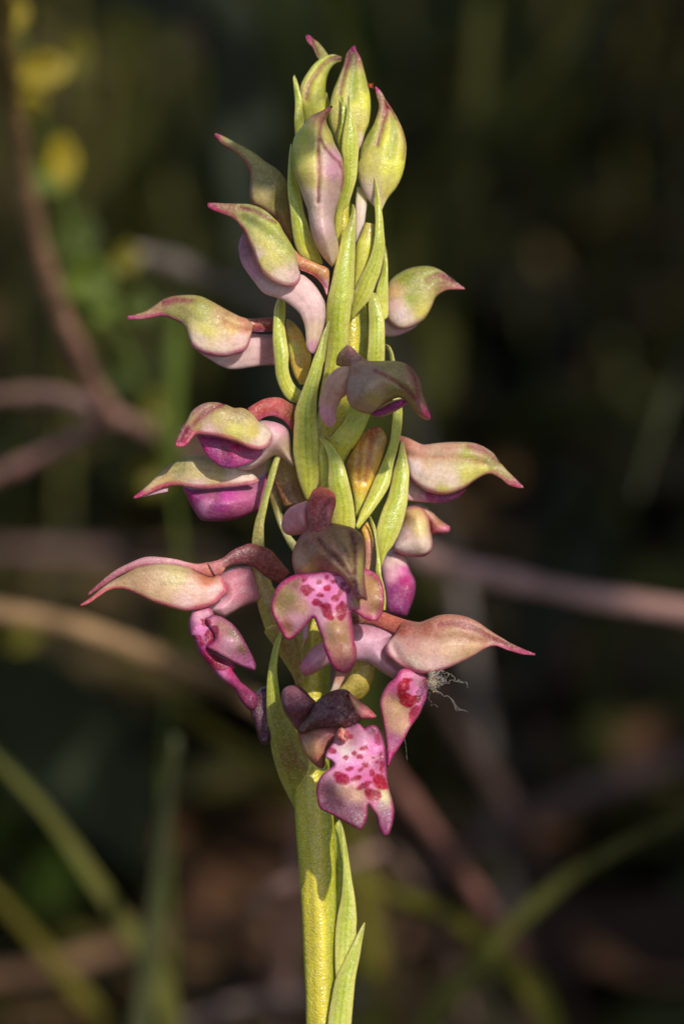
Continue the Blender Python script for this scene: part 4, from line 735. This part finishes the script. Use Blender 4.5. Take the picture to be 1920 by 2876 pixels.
blob(f, 'spur', L('385,165 460,164 540,178 650,215 620,280 610,340 650,400 720,440 740,490 650,508 590,482 530,440 470,405 400,400 330,400 230,420 160,460 100,490 60,472 50,430 80,370 130,310 190,275 300,200'), dp(L, ('100,430', 5.2), ('300,300', 5.2), ('500,300', 4.9), ('680,460', 4.8)),
     an((L, '80,430', lin(206, 110, 140)), (L, '170,380', PNK), (L, '450,250', lin(206, 156, 176)), (L, '520,350', lin(206, 160, 180)), (L, '600,450', PNK), (L, '680,480', PNK), (L, '450,190', lin(190, 120, 140))), th=3.0, rnd=52, material='waxy')
blob(f, 'lip', L('690,445 780,455 842,490 852,560 846,620 820,690 790,750 740,820 710,880 680,930 640,990 612,1050 596,1057 590,960 580,860 566,780 552,700 548,650 570,590 600,540 640,505'), dp(L, ('700,550', 8.0), ('800,560', 6.6), ('620,700', 7.0), ('640,950', 6.4), ('760,780', 6.4)),
     an((L, '760,560', LPK), (L, '800,530', PNK), (L, '650,540', lin(206, 90, 140)), (L, '600,680', lin(170, 120, 96)), (L, '660,680', lin(190, 150, 106)), (L, '680,800', lin(196, 150, 120)), (L, '640,900', lin(170, 90, 130)), (L, '820,620', lin(206, 110, 160)), (L, '610,1000', MAG)), th=.7, rnd=10, rim=(lin(180, 50, 110), 14, .85), material='lip', step=4,
     spots=sp(L, (700, 550, 34, 44, 10, lin(160, 0, 36), .97), (690, 600, 26, 36, 0, lin(160, 0, 36), .97), (722, 640, 46, 40, 20, lin(160, 0, 36), .97), (780, 635, 26, 22, 0, lin(150, 0, 36), .95), (740, 512, 16, 12, 0, SPT, .8), (765, 730, 26, 56, 28, lin(170, 20, 70), .9), (712, 525, 22, 20, 0, lin(160, 0, 36), .9)))
# --- lowest flower with the broad spotted lip
f = flower(M, '480,950', 3)
blob(f, 'hood', M('486,1045 520,960 590,880 660,760 740,690 830,642 920,622 990,640 1012,690 1060,760 1108,860 1116,920 1080,982 1030,1022 940,1018 850,1005 760,1012 640,1032 540,1082'), dp(M, ('560,980', 6.8), ('700,850', 7.4), ('900,780', 7.8), ('1060,900', 8.4), ('900,980', 8.4)),
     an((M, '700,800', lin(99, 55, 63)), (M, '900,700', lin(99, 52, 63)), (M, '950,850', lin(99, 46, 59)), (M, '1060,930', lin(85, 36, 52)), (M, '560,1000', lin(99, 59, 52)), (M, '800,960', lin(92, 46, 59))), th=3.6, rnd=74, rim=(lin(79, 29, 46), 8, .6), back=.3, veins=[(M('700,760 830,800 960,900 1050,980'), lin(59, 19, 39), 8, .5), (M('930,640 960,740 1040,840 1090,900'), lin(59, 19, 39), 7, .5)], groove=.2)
blob(f, 'lateral_sepal', M('488,1040 600,1010 760,990 900,1000 890,1080 830,1160 770,1260 750,1400 705,1415 640,1372 570,1290 520,1180 498,1110'), dp(M, ('520,1080', 6.6), ('700,1200', 7.6), ('720,1380', 7.2)), an((M, '540,1080', lin(150, 100, 80)), (M, '640,1200', lin(196, 140, 100)), (M, '560,1240', lin(220, 170, 120)), (M, '760,1100', lin(190, 120, 110)), (M, '800,1080', lin(206, 120, 130)), (M, '700,1360', lin(190, 100, 90))), th=1.8, rnd=50, rim=(lin(186, 50, 90), 9, .6))
blob(f, 'petal', M('990,650 1050,700 1120,758 1190,808 1240,858 1270,900 1222,926 1120,928 1060,880 1010,780'), dp(M, ('1050,780', 8.6), ('1240,900', 8.6)), an((M, '1070,760', lin(206, 146, 110)), (M, '1150,830', lin(206, 120, 120)), (M, '1200,900', lin(196, 96, 110))), th=1.4, rnd=30, rim=(lin(180, 60, 84), 9, .6))
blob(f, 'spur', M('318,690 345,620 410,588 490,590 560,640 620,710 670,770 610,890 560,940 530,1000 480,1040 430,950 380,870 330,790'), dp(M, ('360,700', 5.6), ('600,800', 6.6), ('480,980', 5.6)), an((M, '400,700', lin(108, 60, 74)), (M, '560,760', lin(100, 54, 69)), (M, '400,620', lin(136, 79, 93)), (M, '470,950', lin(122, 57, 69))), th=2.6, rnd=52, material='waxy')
LPA = [(M, '900,1150', lin(199, 145, 164)), (M, '960,1230', WHT), (M, '1120,1100', lin(207, 145, 170)), (M, '850,1300', lin(207, 145, 184)), (M, '1050,1380', LPK), (M, '1250,1200', LPK), (M, '1200,1550', lin(213, 97, 155)), (M, '1000,1480', LPK), (M, '950,1620', lin(190, 145, 126)), (M, '1080,1680', lin(190, 145, 116)), (M, '780,1620', lin(114, 68, 82)), (M, '760,1760', lin(98, 45, 65)), (M, '900,1780', lin(106, 57, 73)), (M, '1040,1830', lin(122, 65, 90)), (M, '1080,1960', lin(106, 41, 68)), (M, '1340,1700', lin(199, 184, 126)), (M, '1300,1780', lin(144, 106, 106)), (M, '1380,1900', lin(131, 65, 98)), (M, '1360,2040', lin(131, 49, 90)), (M, '1260,1760', lin(184, 67, 126)), (M, '1350,1300', lin(144, 57, 98)), (M, '1240,1010', lin(122, 41, 73))]
blob(f, 'lip', M('840,1150 880,1040 1000,1000 1090,968 1150,1020 1172,1000 1240,984 1290,1020 1340,1150 1362,1260 1370,1400 1382,1530 1402,1640 1432,1740 1450,1850 1432,1970 1400,2070 1360,2096 1320,2070 1290,1990 1270,1900 1230,1840 1190,1782 1180,1900 1150,1990 1110,2032 1050,2010 960,1960 890,1920 800,1870 710,1820 676,1720 670,1620 700,1520 760,1450 838,1392 828,1350 758,1300 790,1220'),
     dp(M, ('950,1100', 8.6), ('1100,1300', 10.0), ('1300,1200', 9.4), ('1360,1400', 9.4), ('1200,1600', 11.2), ('950,1600', 11.2), ('720,1700', 10.2), ('1050,1980', 11.4), ('1380,2050', 11.6), ('1180,1790', 11.2)),
     an(*LPA), th=.55, rnd=9, rim=(lin(160, 24, 96), 10, .8), material='lip', step=4, nb=280,
     spots=sp(M, (830, 1240, 42, 28, 30, SPT, .9), (965, 1310, 25, 20, 0, SPT, .9), (1050, 1265, 25, 25, 0, SPT, .9), (1105, 1302, 32, 24, 0, SPT, .95), (1145, 1215, 38, 20, -25, SPT, .95), (1012, 1100, 22, 26, 0, SPT, .8), (1000, 1420, 38, 24, -20, SPT, .9), (1160, 1385, 32, 30, 0, SPT, .95), (1110, 1430, 28, 18, -20, SPT, .95), (1242, 1310, 15, 14, 0, SPT, .9), (1276, 1355, 20, 17, 0, SPT, .9), (1312, 1285, 15, 36, 8, SPT, .9), (1225, 1460, 25, 32, 0, SPT, .95), (920, 1515, 82, 52, 28, SPT, .97), (1075, 1512, 52, 24, -12, SPT, .95), (1145, 1588, 80, 26, -24, SPT, .97), (1310, 1555, 56, 80, -30, lin(160, 0, 36), .97), (1235, 1680, 80, 56, 20, lin(150, 0, 38), .97), (1325, 1410, 20, 56, 0, SPT, .9), (1285, 1130, 26, 60, -20, SPT, .7)))
blob(f, 'column', M('870,1080 885,1030 925,1008 955,1030 990,1050 1000,1100 975,1145 930,1150 890,1125'), dp(M, ('930,1080', 9.6),), an((M, '890,1080', lin(230, 130, 110)), (M, '930,1030', lin(236, 150, 120)), (M, '950,1110', lin(170, 40, 60)), (M, '980,1070', lin(190, 60, 80))), th=2.2, rnd=22, material='lip', veins=[(M('900,1040 930,1090 900,1130'), lin(130, 20, 40), 5, .7), (M('950,1030 940,1090 970,1130'), lin(240, 180, 150), 4, .7)], groove=.3, step=3)
# ------------------------------------------------------------------ added unseen sprig: leaves set on the sun line to shade chosen hoods and a bud
V, Fc, Cl = [], [], []
cen = []
for f_, at_, d_, t_, a_, b_, rot in ((F, '840,740', 8.6, .15, 4.3, 3.0, -20), (J, '540,400', 9.6, .15, 3.0, 3.0, 0), (M, '760,840', 8.6, .16, 3.6, 1.7, 12), (B, '610,450', 1.0, .13, 2.8, 1.7, -50)):
    c = P(f_(at_), d_)[0] + np.array(SUN) * t_; cen.append(c)
    sx = np.cross(np.array(SUN), (0, 0, 1.0)); sx /= np.linalg.norm(sx); sx = -sx; sy = np.cross(sx, np.array(SUN)); sy = -sy if sy[2] < 0 else sy
    if sx[0] < 0: sx = -sx
    ca, sa = math.cos(R(rot)), math.sin(R(rot)); e1, e2 = sx * ca + sy * sa, sy * ca - sx * sa; b = len(V)
    for k in range(20):
        a = k * 6.283 / 20; r_ = 1 + .06 * math.cos(a * 3)
        V.append(c + e1 * a_ * 1e-3 * math.cos(a) * r_ + e2 * b_ * 1e-3 * math.sin(a) * r_); Cl.append(lin(96, 120, 50))
    V.append(c - np.array(SUN) * .0006); Cl.append(lin(96, 120, 50))
    for k in range(20): Fc.append((b + 20, b + k, b + (k + 1) % 20))
w = np.array([(.62, .75, .40), (.42, .35, .46), (.20, .02, .40), (.09, -.06, .36)] + [tuple(sum(cen) / len(cen) + (.004, .0, .03))])
v_, f_ = tube_mesh(crspline(w, 40), np.linspace(.003, .0004, 40), 8); mesh_obj('branch', v_, f_, np.repeat(lin(110, 90, 70)[None], len(v_), 0), MT['bark'], sh, wpos(sh))
tipw = w[-1]
for c in cen:
    v_, f_ = tube_mesh(crspline(np.array([tipw, (tipw + c) / 2 + (.002, 0, .003), c]), 10), np.full(10, .00014), 6); mesh_obj('leaf_stalk', v_, f_, np.repeat(lin(110, 120, 60)[None], len(v_), 0), MT['bark'], sh, wpos(sh))
mesh_obj('sprig_leaves', V, Fc, np.array(Cl), MT['shrub_leaf'], sh, wpos(sh), smooth=False)

# ------------------------------------------------------------------ web threads and mite
wc = P(L('880,500'), 6.8)[0]; web = empty('web_tuft', wc); tag(web, 'tangled pale web threads clinging beneath the long-beaked lower hood', 'web')
MT['silk'] = mat('silk', .4, .5, .3, attr=False, colour=tuple(lin(240, 232, 214)), var=.2, bump=0)
rw = random.Random(3); V, Fc = [], []
def thread(pts, d, r=.016, wig=10):
    px = crspline(L(pts), 60); px = px + np.array([[rw.gauss(0, 1), rw.gauss(0, 1)] for _ in range(60)]).cumsum(0) * .0 + np.stack([np.sin(np.linspace(0, rw.uniform(15, 40), 60) + rw.random() * 6), np.cos(np.linspace(0, rw.uniform(15, 40), 60))], 1) * wig * .35
    w = np.array([P([q], d + .5 * math.sin(i * .35 + d))[0] for i, q in enumerate(px)]); v, f_ = tube_mesh(w, np.full(60, r * 1e-3), 5)
    b = len(V); V.extend(v); Fc.extend([tuple(q + b for q in t) for t in f_])
for k in range(30):
    x0, y0 = 850 + rw.uniform(0, 30), 480 + rw.uniform(0, 90); ln = rw.uniform(40, 150); a = rw.uniform(-.5, .9)
    pts = ['%g,%g' % (x0, y0)]; x, y = x0, y0
    for j in range(4): a += rw.uniform(-1.1, 1.1); x += ln / 4 * math.cos(a); y += ln / 4 * math.sin(a); pts.append('%g,%g' % (x, y))
    thread(' '.join(pts), rw.uniform(7.4, 9.4), rw.uniform(.004, .008), rw.uniform(6, 16))
thread('860,500 950,540 1010,520 1060,520 1095,540 1112,566', 8.6, .009, 8); thread('890,580 950,610 1000,630 1010,670 1050,705 1095,712', 8.4, .009, 8); thread('1000,630 1030,680 1060,700', 8.6, .008, 6); thread('960,470 1010,490 1030,520 1080,530', 8.8, .007, 8)
thread('700,860 715,930 722,1020', 7, .006, 2)
mesh_obj('threads', V, Fc, None, MT['silk'], web, wc)
V, Fc = [], []
for k in range(26):
    c = P(L('%g,%g' % (rw.gauss(885, 16), rw.gauss(520, 20))), rw.uniform(7.8, 9))[0]; s = rw.uniform(.00003, .00009); b = len(V)
    for v in ((1, 0, 0), (-1, 0, 0), (0, 1, 0), (0, -1, 0), (0, 0, 1), (0, 0, -1)): V.append(c + np.array(v) * s)
    Fc += [tuple(b + q for q in t) for t in ((0, 2, 4), (2, 1, 4), (1, 3, 4), (3, 0, 4), (2, 0, 5), (1, 2, 5), (3, 1, 5), (0, 3, 5))]
MT['crumb'] = mat('crumb', .7, .3, attr=False, colour=tuple(lin(190, 150, 80)), bump=0)
mesh_obj('caught_crumbs', V, Fc, None, MT['crumb'], web, wc)

mc = P(A('1020,632'), 1.6)[0]; mite = empty('mite', mc); tag(mite, 'tiny orange-red mite beside the tallest bud', 'mite')
MT['mite'] = mat('mite_skin', .35, .5, .3, attr=False, colour=tuple(lin(196, 70, 34)), var=.2, bump=0)
bm = bmesh.new(); bmesh.ops.create_icosphere(bm, subdivisions=3, radius=.00011); bmesh.ops.scale(bm, vec=(.8, .8, 1.25), verts=bm.verts)
me = bpy.data.meshes.new('body'); bm.to_mesh(me); bm.free(); me.polygons.foreach_set('use_smooth', [True] * len(me.polygons)); me.materials.append(MT['mite'])
o = bpy.data.objects.new('body', me); col.objects.link(o); o.parent = mite
for k in range(8):
    s = -1 if k < 4 else 1; z = (-1.5 + (k % 4)) * .00006
    w = mc + np.array([(0, 0, z), (s * .00012, -.00003, z * 1.6 + .00004), (s * .00021, 0, z * 2.2 - .00003)]); v, f_ = tube_mesh(crspline(w, 8), np.linspace(.000022, .000012, 8), 6)
    mesh_obj('leg', v, f_, None, MT['mite'], mite, mc)
